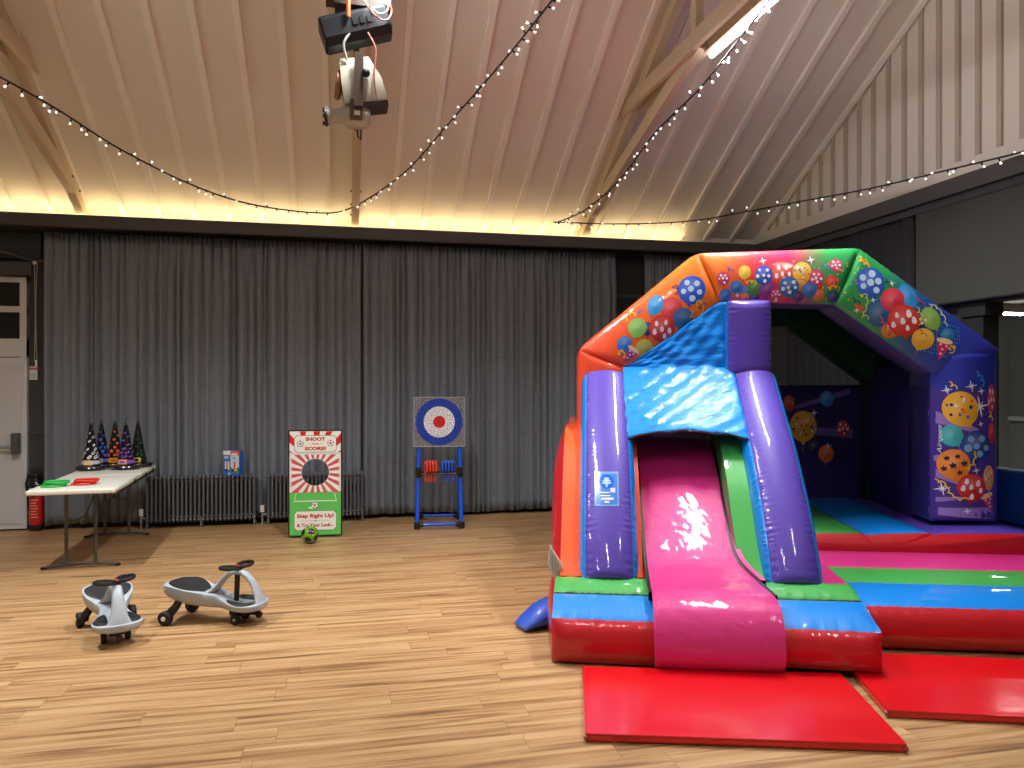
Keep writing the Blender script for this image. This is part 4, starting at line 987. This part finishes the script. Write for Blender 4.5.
# top ring follows the mitre
P = Print(g)
def lavray(pts):
    Q = [px2(*p, 1.76) for p in pts]; n = 8; a, b_, c_, d_ = [V3(*q) for q in Q]; vs = []
    for i in range(n + 1):
        for e0, e1 in ((a, b_), (d_, c_)):
            q = e0 + (e1 - e0) * i / n; h = P.hit(q[0], q[1], 0)
            for k_ in range(12):
                if h is None: h = P.hit(q[0] + (.006 * k_ if i < n / 2 else -.006 * k_), q[1], 0)
            if h is None: return
            vs.append(h)
    P.g.add(vs, [(2 * i, 2 * i + 1, 2 * i + 3, 2 * i + 2) for i in range(n)], LAV, 0, True)
lavray(((933, 409), (978, 429), (975, 433), (933, 422))); lavray(((933, 457), (965, 447), (965, 450), (933, 463))); lavray(((933, 467), (975, 486), (975, 491), (933, 476))); lavray(((933, 498), (975, 495), (975, 497), (933, 503))); lavray(((933, 508), (994, 507), (994, 519), (933, 515)))
for a in [(961, 408.5, 14.5, 15.5, S(246, 186, 36), 'fine', 25, 1), (994, 398.8, 4.5, 13, S(200, 50, 96), 'dot', 0, 0), (994.3, 433, 3.8, 9, S(206, 56, 66), None, 0, 0), (952.2, 435.6, 9, 9.5, S(60, 190, 190), None, 30, 1), (976.5, 445.6, 13.5, 13.5, S(14, 66, 150), 'big', 0, 1, S(120, 175, 225)),
          (954.6, 464.4, 13, 13.5, S(242, 142, 30), 'star', 10, 2), (972, 487.3, 12.5, 12, S(205, 36, 34), 'heart', -10, 3), (990.5, 478, 5.5, 11, S(224, 170, 60), 'fine', 0, 1)]:
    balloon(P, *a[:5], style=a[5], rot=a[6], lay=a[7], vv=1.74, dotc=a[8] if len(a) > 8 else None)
party_hat(P, 991, 504, 16, S(190, 50, 60), 20)
for pts in (((938, 481), (946, 484), (950, 494), (958, 500), (970, 498)), ((966, 470), (974, 464), (976, 452)), ((991, 413), (994, 420)), ((950, 383), (956, 388))): squiggle(P, pts, YL, .010)
squiggle(P, ((976, 373), (982, 378), (984, 386)), S(40, 150, 220), .014)
for px, py, r_ in ((980, 406.5, 11), (948, 390, 5), (981.5, 391, 4), (944, 489, 7), (976, 470.5, 4), (967, 511, 4), (981, 424, 3), (971, 386, 6)): sparkle(P, px, py, r_, vv=1.74)
vs, fs = text_mesh('Airquee', 1, .0, 1.0, .3); out = []
x0, x1 = min(p[0] for p in vs), max(p[0] for p in vs); okk = True
for p in vs:
    ty = 454 - (p[0] - x0) / (x1 - x0) * 29; tx = 943.5 - p[1] * 5.5
    u, z = px2(tx, ty); h = P.hit(u, z, 3); out.append(h)
if all(h is not None for h in out): P.g.add(out, fs, (.75, .85, .9))
g.build('printed_column', M['pvc'], K)

# ---- rear arch, roof panels, walls
g = G(); RA = [((.15, .45), (.54, .45)), ((.15, 1.98), (.54, 1.84)), ((1.12, 2.75), (1.30, 2.36)), ((2.39, 2.76), (2.21, 2.33)), ((3.38, 1.97), (2.98, 1.74)), ((3.38, .5), (2.98, .5))]
loft(g, arch_stations(3.16, 3.50, RA), S(16, 66, 38), [.03, .03, .04, .04], ns=8, step=.05, pinch=(1, 2, 3, 4), caps=(.0, .0)); g.build('rear_arch', M['pvc_dull'], K)
for (a, b_, col) in (((.35, 1.93), (1.2, 2.62), PURPLE), ((1.2, 2.62), (2.3, 2.62), S(80, 58, 150)), ((2.3, 2.62), (3.22, 1.92), LAVD)):
    g = G(); d = unit(V3(b_[0] - a[0], b_[1] - a[1])); n = V3(-d[1], d[0]) * .04
    loft(g, [[(a[0] - n[0], v, a[1] - n[1]), (a[0] + n[0], v, a[1] + n[1]), (b_[0] + n[0], v, b_[1] + n[1]), (b_[0] - n[0], v, b_[1] - n[1])] for v in (2.15, 3.3)], col, [0, .02, 0, .012], ns=8, step=.08); g.build('roof_panel', M['pvc_dull'], K)
g = G(); loft(g, [[(u, 3.38, .5), (u, 3.36, 1.68), (u, 3.50, 1.68), (u, 3.50, .5)] for u in (.2, 3.25)], NAVY, [.03, .02, .03, 0], ns=10, step=.05)
P = Print(g)
for pts in (((786, 408), (850, 388), (850, 394), (786, 412)), ((786, 424), (852, 430), (852, 438), (786, 432))):
    Q = [atv(*p, 3.36) for p in pts]; vs = []
    for i in range(7):
        for e0, e1 in ((0, 1), (3, 2)):
            q0 = V3(*Q[e0]) * (1 - i / 6) + V3(*Q[e1]) * i / 6; h = P.hit(q0[0], q0[1], 0)
            if h: vs.append(h)
    if len(vs) == 14: P.g.add(vs, [(2 * i, 2 * i + 1, 2 * i + 3, 2 * i + 2) for i in range(6)], S(110, 90, 170), 0, True)
for a in [(827, 398.5, 6.3, 6.8, S(60, 150, 215), None, 0, 1), (803, 426, 12, 14, S(240, 180, 60), 'fine', 0, 1), (843, 428.5, 5.8, 7.5, S(205, 50, 80), 'dot', 0, 1), (826, 453.5, 6.8, 7.8, S(236, 110, 40), None, 0, 1), (789, 403, 5, 7, S(236, 100, 40), 'fine', 0, 1), (814, 447, 6, 7, S(30, 30, 80), None, 0, 0)]:
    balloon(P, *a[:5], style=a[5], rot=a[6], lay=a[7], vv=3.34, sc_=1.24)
for px, py in ((814, 413), (828, 446)): sparkle(P, px, py, 5, vv=3.34)
g.build('back_wall', M['pvc_dull'], K, label='dark navy inner back wall with balloon prints')
g = G(); loft(g, [[(3.0, v, .5), (3.0, v, 1.86), (3.40, v, 1.86), (3.40, v, .5)] for v in (2.2, 3.3)], S(52, 38, 112), [.05, .03, .04, 0], ns=10, step=.05, pinch=()); g.build('side_wall', M['pvc_dull'], K)

# ---- bed and front step
g = G(); sec = [(.9, .05), (.9, .50), (2.36, .53), (2.385, .52), (2.86, .545), (2.885, .535), (3.66, .55), (3.68, .05)]
st = [[(p[0] - (max(0, v - 1.9) * .14 if p[0] > 3 else 0), v, p[1]) for p in sec] for v in (1.58, 1.9, 2.8, 3.5)]
loft(g, st, [RED, GREEN, BLACK, BLUE, BLACK, PURPLE, RED, RED], [.02, .03, -.004, .03, -.004, .04, .04, 0], ns=9, step=.04, caps=(.07, .03), capcols=(RED, RED), end_pinch=.25); g.build('bounce_bed', M['pvc'], K)
g = G(); sec = [(.44, .012), (.42, .285), (.78, .345), (1.10, .375), (1.58, .39), (1.60, .05)]
loft(g, [[(u, p[0], p[1]) for p in sec] for u in (1.92, 2.6, 3.3, 3.9, 4.35)], [RED, BLUE, GREEN, PINK, RED, RED], [.075, .02, .015, .03, .02, 0], ns=10, step=.03, caps=(.02, .06), capcols=(BLACK, RED), pucker=.003, freq=16, end_pinch=.12); g.build('front_step', M['pvc'], K)

# ---- slide unit
g = G(); sec = [(-.02, .012), (-.015, .275), (.215, .362), (.235, .366), (.44, .415), (.46, .405), (1.7, .43), (1.7, .04)]
loft(g, [[(u, p[0] - (.085 * max(0, (u - .3) / 1.6) if i < 2 else 0), max(p[1], .046 if u > 1 else 0)) for i, p in enumerate(sec)] for u in (0.0, .62, 1.33, 1.90)], [RED, BLUE, BLACK, GREEN, BLACK, lambda p: PINK if p[0] > 1.3 else ORANGE, RED, RED], [.055, .018, -.003, .022, -.003, 0, 0, 0], ns=10, step=.02, caps=(.05, .03), capcols=(RED, RED), pucker=.004, freq=16, end_pinch=.14)
g.build('slide_base', M['pvc'], K)
prof = [(.45, .05), (.45, .42), (.56, .53), (.73, .73), (.95, .99), (1.22, 1.22), (1.50, 1.34), (1.75, 1.37)]
_pq = np.array(prof[1:]); prof = [prof[0]] + [tuple(catmull(_pq, (len(_pq) - 1) * i / 30)) for i in range(31)]
lp = prof + [(3.40, 1.37), (3.45, 1.25), (3.45, .05)]
def wall(u0, u1, pr, face, c0, c1, b0, b1):
    g = G(); n = len(pr); bl_ = [0.0] * n
    loft(g, [[(u, p[0], p[1]) for p in pr] for u in (u0, (u0 + u1) / 2, u1)], [face if 0 < i < n - 1 else c0 for i in range(n)], bl_, ns=3, step=.03, caps=(b0, b1), capcols=(c0, c1), end_pinch=.05)
    return g
wall(.03, .585, lp, ORANGE, RED, ORANGE, .085, .0).build('slide_wall', M['pvc'], K, label='red and orange left wall of the slide')
wall(1.215, 1.735, prof + [(1.75, .05)], GREEN, GREEN, PINK, .0, .03).build('slide_wall', M['pvc'], K, label='green right wall of the slide')
# pink slide: rises from the floor lip over the base to the platform
sp = [(-.15, .046), (-.20, .12), (-.185, .25), (-.10, .37), (.06, .425), (.28, .455), (.55, .545), (.88, .74), (1.25, 1.0), (1.6, 1.21), (2.0, 1.28), (2.6, 1.28)]
def offs(path, dd):
    out = []
    for i, p in enumerate(path):
        a = V3(*path[max(i - 1, 0)]); b_ = V3(*path[min(i + 1, len(path) - 1)]); t = unit(b_ - a); out.append((p[0] + t[1] * dd, p[1] - t[0] * dd))
    return out
su = offs(sp, .05)
UR = [1.345, 1.345, 1.345, 1.345, 1.34, 1.29, 1.20, 1.19, 1.20, 1.20, 1.2, 1.2]
g = G(); loft(g, [[(.61, a[0], a[1]), (k_, a[0], a[1]), (k_, b_[0], b_[1]), (.61, b_[0], b_[1])] for a, b_, k_ in zip(sp, su, UR)], [PINK, PINK, PINK, PINK], [.012, 0, 0, 0], ns=14, step=.02, smooth_path=True, pucker=.002, freq=12, wob=.006)
g.build('slide', M['pvc_wrinkled'], K)
g = G()
for sd in (0, 1):
    q = offs(sp[4:], -.004); q2 = offs(sp[4:], .05)
    us = [(.59, .612) if sd == 0 else (k_ - .004, k_ + .018) for k_ in UR[4:]]
    loft(g, [[(u0, a[0], a[1]), (u1, a[0], a[1]), (u1, b_[0], b_[1]), (u0, b_[0], b_[1])] for a, b_, (u0, u1) in zip(q, q2, us)], BLACK, 0, ns=1, step=.04, smooth_path=True)
g.build('slide_seam', M['pvc'], K)
g = G(); q = offs(sp[5:10], -.012); q2 = offs(sp[5:10], .05)
loft(g, [[(k_ + .016, a[0], a[1]), (k_ + .05, a[0], a[1]), (k_ + .05, b_[0], b_[1]), (k_ + .016, b_[0], b_[1])] for a, b_, k_ in zip(q, q2, UR[5:10])], PINK, 0, ns=2, step=.04, smooth_path=True)
g.build('slide_border', M['pvc'], K)
# purple tubes with blue sides
tp = [(.40, .41), (.53, .64), (.74, .91), (1.05, 1.23), (1.42, 1.54), (1.73, 1.80)]
tq = offs(tp, .22)
tq = [(max(q[0], .50), q[1]) for q in tq]; tq[0] = (.62, .41)
def slide_tube(u0, u1):
    g = G(); loft(g, [[(u0, a[0], a[1]), (u1, a[0], a[1]), (u1, b_[0], b_[1]), (u0, b_[0], b_[1])] for a, b_ in zip(tp, tq)], [PURPLE, BLUE, BLUE, BLUE], [.05, .045, .0, .045], ns=14, step=.012, smooth_path=True, caps=(.01, .01), capcols=(PURPLE, PURPLE), pucker=.0035, freq=30, end_pinch=.06)
    return g
g = slide_tube(.20, .515); Pr = Print(g)
o = g.build('slide_tube', M['pvc'], K, label='left purple air tube')
gl = G(); 
def lblrect(px0, py0, px1, py1, col, lay, vv=1.0):
    vs = []; m = 6
    for i in range(m + 1):
        for j in range(m + 1):
            u, z = atv(px0 + (px1 - px0) * i / m, py0 + (py1 - py0) * j / m, vv); h = Pr.hit(u, z, lay)
            if h is None: return
            vs.append(h)
    gl.add(vs, [(i * (m + 1) + j, i * (m + 1) + j + 1, (i + 1) * (m + 1) + j + 1, (i + 1) * (m + 1) + j) for i in range(m) for j in range(m)], col, 0, True)
vt = .80
lblrect(594.5, 472, 618.5, 502.5, S(120, 160, 215), 1, vt); lblrect(596, 474, 617, 501, S(70, 125, 205), 2, vt)
u, z = atv(606.5, 481, vt)
Pr.g = gl
Pr.ell(u, z, .052, .045, 0, S(20, 95, 205), 4, 20, 2); Pr.ell(u, z + .006, .03, .008, 0, S(170, 200, 235), 6, 12, 1); Pr.ell(u, z + .02, .02, .008, 0, S(170, 200, 235), 6, 12, 1); Pr.ell(u, z - .008, .036, .007, 0, S(170, 200, 235), 6, 12, 1); Pr.ell(u, z - .015, .008, .022, 0, S(170, 200, 235), 6, 12, 1)
for y0_, y1_, x0_, x1_ in ((490, 491, 600, 609), (492.8, 493.8, 600, 610), (495, 497, 601, 613), (498, 499.5, 604, 609)): lblrect(x0_, y0_, x1_, y1_, S(215, 225, 235), 4, vt)
lblrect(610, 486.5, 615, 490.5, S(200, 205, 210), 4, vt)
lb = gl.build('safety_label', M['glossy'], o)
slide_tube(1.405, 1.705).build('slide_tube', M['pvc'], K, label='right purple air tube')
g = G(); loft(g, [[(1.35, 1.72, z), (1.69, 1.72, z), (1.69, 1.95, z), (1.35, 1.95, z)] for z in (1.79, 2.385)], [PURPLE, GREEN, GREEN, BLUE], [.05, .02, 0, .02], ns=12, step=.012, caps=(.01, .02), capcols=(PURPLE, PURPLE), pucker=.0035, freq=30, end_pinch=.07); g.build('upper_tube', M['pvc'], K)
# blue hood sheet
g = G(); m, n = 44, 40; vs = []
r_ = random.Random(5)
def wr(a, b_): return .006 * math.sin(a * 21 + b_ * 13) + .005 * math.sin(a * 37 - b_ * 29 + 1) + .004 * math.sin(a * 9 + b_ * 47)
for j in range(n + 1):
    for i in range(m + 1):
        s_ = i / m; u = .50 + .90 * s_
        if j <= 20:
            t = j / 20; low_v, low_z = 1.13 + .03 * math.sin(PI * s_), 1.30 + .06 * math.sin(PI * s_); sag = -.03 * math.sin(PI * t) * math.sin(PI * s_)
            v = low_v + (1.755 - low_v) * t + wr(u, t); z = low_z + (1.85 - low_z) * t + sag + wr(u + 3, t) * .7
        else:
            t = (j - 20) / 20; u = .52 + .835 * s_; zt = 1.85 + (2.375 - 1.85) * min(1, max(0, (u - .54) / (1.29 - .54))); v = 1.757 + .02 * t + wr(u, t * .6 + 1) ; z = 1.85 + (zt + .01 - 1.85) * t
            v += .02 * (1 - min(1, (zt - 1.85) / .1)) 
        vs.append((u, v, z))
fs = [(j * (m + 1) + i, j * (m + 1) + i + 1, (j + 1) * (m + 1) + i + 1, (j + 1) * (m + 1) + i) for j in range(n) for i in range(m)]
g.add(vs, fs, BLUE, 0, True)
o = g.build('slide_hood', M['pvc_sheet'], K, angle=70); so = o.modifiers.new('s', 'SOLIDIFY'); so.thickness = .008; so.offset = -1
g = G(); g.tube([(vs[i][0], vs[i][1] - .004, vs[i][2] - .004) for i in range(m + 1)], .009, BLACK, 6); g.build('hood_edging', M['pvc'], K)
g = G(); g.box((.62, 2.0, .5), (1.33, 3.3, 1.27), PINK, bev=.03); g.build('slide_platform', M['pvc'], K)
g = G()                                         # white mesh vent on the left side
tri = [(-.040, .62), (-.055, .50), (.0, .365), (.046, .485)]
g.prism(tri, .475, .49, S(222, 218, 210))
for k in range(1, 8): x_ = -.045 + k * .011; g.tube([(x_, .472, .60 - k * .017), (x_ + .004, .472, .44 - k * .006)], .0015, S(130, 128, 124), 4)
g.build('vent_flap', M['matte'], K)

# inflation tube beside the castle
g = G(); L0 = V3(1.50, 5.42, .0); L1 = V3(1.17, 5.10, 0)
P0 = [V3(1.48, 5.26, .10), V3(1.46, 5.25, .10), V3(1.36, 5.21, .085), V3(1.27, 5.18, .055), V3(1.205, 5.16, .026)]
g.tube(P0, [(.13, .095), (.13, .095), (.12, .08), (.10, .05), (.085, .02)], S(28, 78, 190), 20)
o = g.build('inflation_tube', M['pvc_wrinkled'], angle=70); tag(o, 'blue fabric air tube lying on the floor at the left foot of the castle', 'air tube')

# mats
def mat(loc, rz, sx, sy, label):
    g = G(); h = .042; st = [[(0, y, .004), (0, y, h), (sx, y, h), (sx, y, .004)] for y in (0, sy)]
    loft(g, st, S(212, 8, 20), [.004, .004, .004, 0], ns=10, step=.03, caps=(.006, .004), wob=.0015)
    g.tube([(0, -.004, h - .002), (sx, -.004, h - .002)], .0055, S(205, 20, 28), 6); g.tube([(0, 0, h - .002), (0, sy, h - .002)], .0055, S(205, 20, 28), 6); g.tube([(sx, 0, h - .002), (sx, sy, h - .002)], .0055, S(205, 20, 28), 6)
    for x in (0, sx): g.sphere((x, 0, .02), .014, S(150, 70, 60), 8)
    o = g.build('safety_mat', M['pvc_mat']); o.location = loc; o.rotation_euler = (0, 0, rz); tag(o, label, 'mat', 'red safety mats')
M['pvc_mat'] = material('mat_vinyl', rough=.32, coat=.5, coat_rough=.12, bump=.22, bump_scale=3.5, bump2=.05, bump2_scale=40)
mat((1.135, 3.48, 0), math.radians(-16.8), 1.47, .87, 'red vinyl safety mat on the floor in front of the pink slide')
mat((2.72, 3.40, 0), math.radians(-20), 1.47, .86, 'red vinyl safety mat in front of the castle step at the far right')
# blue mats behind the castle
g = G(); g.box((5.50, 4.3, 0), (5.70, 5.70, .52), S(18, 62, 150), bev=.02); o = g.build('folded_mat', M['pvc_mat']); tag(o, 'folded dark blue gym mat behind the printed column, the lower one', 'mat', 'blue mats behind the castle')
g = G(); g.box((5.50, 4.3, .522), (5.70, 5.70, .98), S(22, 74, 165), bev=.02); o = g.build('folded_mat', M['pvc_mat']); tag(o, 'folded blue gym mat resting on the lower blue mat behind the printed column', 'mat', 'blue mats behind the castle')

# ================================================================ hanging stage lamps
LX, LY = .10, 5.5
g = G(); g.tube([(LX, LY, 3.50), (LX, LY, 5.05)], .022, S(60, 52, 46), 10); g.box((LX - .10, LY - .06, 4.92), (LX + .10, LY + .06, 4.96), S(60, 52, 46)); g.tube([(LX, LY, 3.52), (LX + .01, LY, 3.45), (LX + .03, LY, 3.43), (LX + .03, LY, 3.50)], .006, S(50, 40, 35), 6)
tag(g.build('hanging_pole', M['metal']), 'dark vertical pole carrying the stage lamps from the roof', 'pole')
def sm(P_):
    Q_ = np.array(P_, float); return [tuple(catmull(Q_, (len(Q_) - 1) * i / 24)) for i in range(25)]
def lampunit(px0, py0, px1, py1, name, label, builder):
    c = onY((px0 + px1) / 2, (py0 + py1) / 2, LY - .10); r = empty(name, tuple(c), 0, label, 'stage lamp'); builder(r); return r
s55 = 5.4 / FOC
def black_lamp(r):
    bk2 = S(34, 36, 42); X = Matrix.Rotation(math.radians(-18), 4, 'Y')
    g = G(); w_, h_ = .225, .075
    sec = [(-.11, -.06), (-.11, .06), (-.06, .105), (.08, .105), (.11, .06), (.11, -.06), (.06, -.11), (-.07, -.11)]
    vs = [tuple(X @ Vector((x, p[0], p[1]))) for x in (-w_, w_) for p in sec]; n = 8
    g.add(vs, [tuple(range(n))[::-1], tuple(range(n, 2 * n))] + [(i, (i + 1) % n, n + (i + 1) % n, n + i) for i in range(n)], bk2); g.build('lamp_body', M['metal'], r)
    for x0_, x1_ in ((-w_ - .012, -w_ + .01), (w_ - .01, w_ + .008)): g = G(); g.box((x0_, -.10, -.085), (x1_, .10, .08), S(26, 26, 28), X=X); g.build('end_plate', M['metal'], r)
    g = G()
    for k in range(3): g.box((-.02 + k * .05, -.118, -.02), (.01 + k * .05, -.108, .03), S(20, 20, 22), X=X)
    g.build('control_panel', M['metal'], r)
    g = G(); g.box((-.14, -.08, .13), (.20, .10, .19), S(70, 58, 52)); g.box((-.20, -.06, .16), (-.12, .06, .19), S(96, 70, 56)); g.box((.14, -.06, .16), (.24, .06, .20), S(96, 70, 56)); g.build('mounting_bracket', M['metal'], r)
    g = G(); g.tube([(-.05, -.13, .34), (-.05, -.135, .16), (-.05, -.13, .02)], .014, S(226, 110, 50), 8); g.build('safety_strap', M['plastic'], r, label='orange strap')
    g = G(); g.tube(sm([(.02, -.12, .26), (.05, -.15, .15), (.10, -.16, .06), (.17, -.15, .01), (.22, -.14, .03), (.24, -.12, .10), (.21, -.12, .16)]), .006, S(170, 90, 70), 8)
    g.tube(sm([(.10, -.12, .10), (.16, -.15, .05), (.21, -.15, .08), (.22, -.13, .15)]), .006, S(150, 160, 165), 8); g.build('cable', M['plastic'], r)
lampunit(319, 8, 392, 50, 'stage_lamp', 'black box-shaped stage lamp with an orange strap, topmost on the pole', black_lamp)
def beige_lamp(r):
    cr2 = S(205, 205, 185); X = Matrix.Rotation(math.radians(-10), 4, 'Y')
    g = G(); f = [(-.10, -.10), (.075, -.135), (.075, .10), (-.10, .10)]
    a = [(-.10, -.10, -.16), (.14, -.10, -.16), (.14, .12, -.16), (-.10, .12, -.16)]; b_ = [(-.085, -.08, .15), (.075, -.08, .15), (.075, .10, .15), (-.085, .10, .15)]
    mid = [(-.10, -.12, -.02), (.125, -.12, -.02), (.125, .12, -.02), (-.10, .12, -.02)]
    V_ = [tuple(X @ Vector((p[0] * 1.22, p[1], p[2]))) for p in a + mid + b_]
    g.add(V_, [(3, 2, 1, 0), (8, 9, 10, 11)] + [(i, (i + 1) % 4, 4 + (i + 1) % 4, 4 + i) for i in range(4)] + [(4 + i, 4 + (i + 1) % 4, 8 + (i + 1) % 4, 8 + i) for i in range(4)],
          lambda p: S(150, 145, 128) if p[2] < -.12 else cr2); g.build('lamp_body', M['metal'], r)
    g = G(); g.lathe([(.09, 0), (.098, .01), (.098, .035), (.085, .04)], tuple(X @ Vector((-.115, 0, 0))), (-1, 0, .15), S(150, 110, 85), 22); g.lathe([(.085, .03), (0, .03)], tuple(X @ Vector((-.10, 0, 0))), (-1, 0, .15), S(190, 140, 110), 22); g.build('lens_ring', M['metal'], r)
    g = G(); g.box((-.03, -.145, -.20), (.03, -.125, .16), S(84, 70, 58)); g.sphere((.045, -.15, .02), .03, S(30, 32, 42), 10); g.build('yoke', M['metal'], r)
    g = G(); g.box((-.02, -.09, -.19), (.17, .10, -.15), S(60, 55, 48), X=X); g.build('base_plate', M['metal'], r)
    g = G(); g.tube(sm([(.06, -.14, .30), (.11, -.16, .18), (.10, -.16, .0), (.12, -.15, -.15)]), .006, S(176, 100, 78), 8); g.tube(sm([(-.06, -.10, .30), (-.10, -.11, .22), (-.08, -.10, .12)]), .008, S(180, 180, 172), 8); g.build('cable', M['plastic'], r)
lampunit(333, 60, 384, 108, 'stage_lamp', 'beige stage floodlight in the middle of the hanging pole', beige_lamp)
def spot(r):
    gy2 = S(178, 178, 164)
    g = G(); g.lathe([(0, -.10), (.06, -.10), (.085, -.06), (.09, .0), (.085, .06), (.05, .09), (0, .09)], (.04, 0, 0), (1, 0, .05), gy2, 24); g.lathe([(.048, 0), (.046, .12), (.06, .125), (.06, .15), (.048, .155), (0, .13)], (-.02, 0, 0), (-1, 0, -.12), gy2, 20); g.build('lamp_body', M['metal'], r)
    g = G(); g.lathe([(.062, .0), (.066, .012), (.062, .02)], (-.16, 0, -.02), (-1, 0, -.12), S(60, 60, 58), 18)
    for k in range(3): a = 2 * PI * k / 3 + .4; g.box((-.19, .05 * math.cos(a) - .01, .05 * math.sin(a) - .03), (-.15, .05 * math.cos(a) + .01, .05 * math.sin(a) - .01), S(50, 56, 48))
    g.build('colour_frame', M['metal'], r)
    g = G(); g.box((-.01, -.105, -.06), (.075, -.085, .08), S(92, 78, 62), bev=.004); g.box((.02, -.108, -.03), (.06, -.104, .0), S(225, 220, 200)); g.build('yoke', M['metal'], r)
lampunit(330, 100, 372, 131, 'stage_lamp', 'small round grey spotlight at the bottom of the hanging pole', spot)

# ================================================================ fairy lights
bulb_proto = None
def bulb_mesh():
    g = G(); g.lathe([(.004, 0), (.005, -.008), (.011, -.022), (.012, -.027), (0, -.029)], (0, 0, 0), (0, 0, 1), (1, 1, 1), 8)
    o = g.build('bulb', M['bulb']); return o
def fairy(name_label, keys, spacing):
    """keys: (px, py, depth point function)"""
    global bulb_proto
    Q = np.array(keys); N = len(Q); P = [catmull(Q, (N - 1) * i / (40 * (N - 1))) for i in range(40 * (N - 1) + 1)]
    root = empty('fairy_lights', tuple(Q[0]), 0, name_label, 'string lights', 'fairy lights strung under the roof'); o0 = Q[0]
    g = G(); loc = [p - o0 for p in P]; g.tube(loc[::4] + [loc[-1]], .0085, S(22, 22, 24), 6)
    L = 0; nxt = spacing * .5; bulbs = []; k = 0
    for a, b_ in zip(loc, loc[1:]):
        d = np.linalg.norm(b_ - a)
        while L + d >= nxt:
            p = a + (b_ - a) * ((nxt - L) / d); bulbs.append((p, unit(b_ - a))); nxt += spacing * rnd.uniform(.75, 1.25)
        L += d
    for p, t in bulbs[:98]:
        ang = rnd.choice([rnd.gauss(PI, .6), rnd.gauss(PI, .7), rnd.uniform(0, 6.28)])   # most hang down
        up = V3(0, 0, 1); side = unit(np.cross(t, up)); d = unit(side * math.sin(ang) + up * math.cos(ang) + t * rnd.uniform(-.4, .4))
        g.tube([p, p + d * .034], [.0075, .0075], S(18, 18, 20), 6)
        if bulb_proto is None: b_ = bulb_proto = bulb_mesh()
        else: b_ = bulb_proto.copy(); C.objects.link(b_)
        b_.parent = root; b_.location = tuple(p + d * .032); b_.rotation_euler = Vector(tuple(-d)).to_track_quat('Z', 'Y').to_euler()
    g.build('wire', M['plastic'], root)
fairy('string of fairy lights sagging in a long loop below the left and middle trusses', [onY(-60, 48, 6.4), onY(0, 77, 6.9), onY(60, 111, 7.5), onY(120, 149, 8.1), onY(190, 184, 8.7), onY(250, 204, 9.1), onY(320, 213, 9.35), onY(355, 206, 9.4), onY(405, 172, 8.8), onY(450, 122, 7.8), onY(500, 65, 6.6), onY(550, 3, 5.4), onY(575, -30, 4.9)], .115)
fairy('string of fairy lights rising steeply beside the right roof truss', [onY(555, 223, 9.5), onY(585, 210, 9.0), onY(620, 179, 8.2), onY(655, 133, 7.3), onY(700, 88, 6.5), onY(740, 38, 5.8), onY(775, -8, 5.3), onY(790, -30, 5.1)], .10)
fairy('string of fairy lights running along the gable wall at the right', [onY(553, 222, 9.45), onY(620, 224, 9.4), onY(690, 221, 9.2), onY(750, 211, 8.8), onY(800, 201.5, 8.2), onX(870, 188.5, 5.52), onX(950, 169.5, 5.56), onX(1010, 155, 5.56), onX(1060, 142, 5.56)], .16)
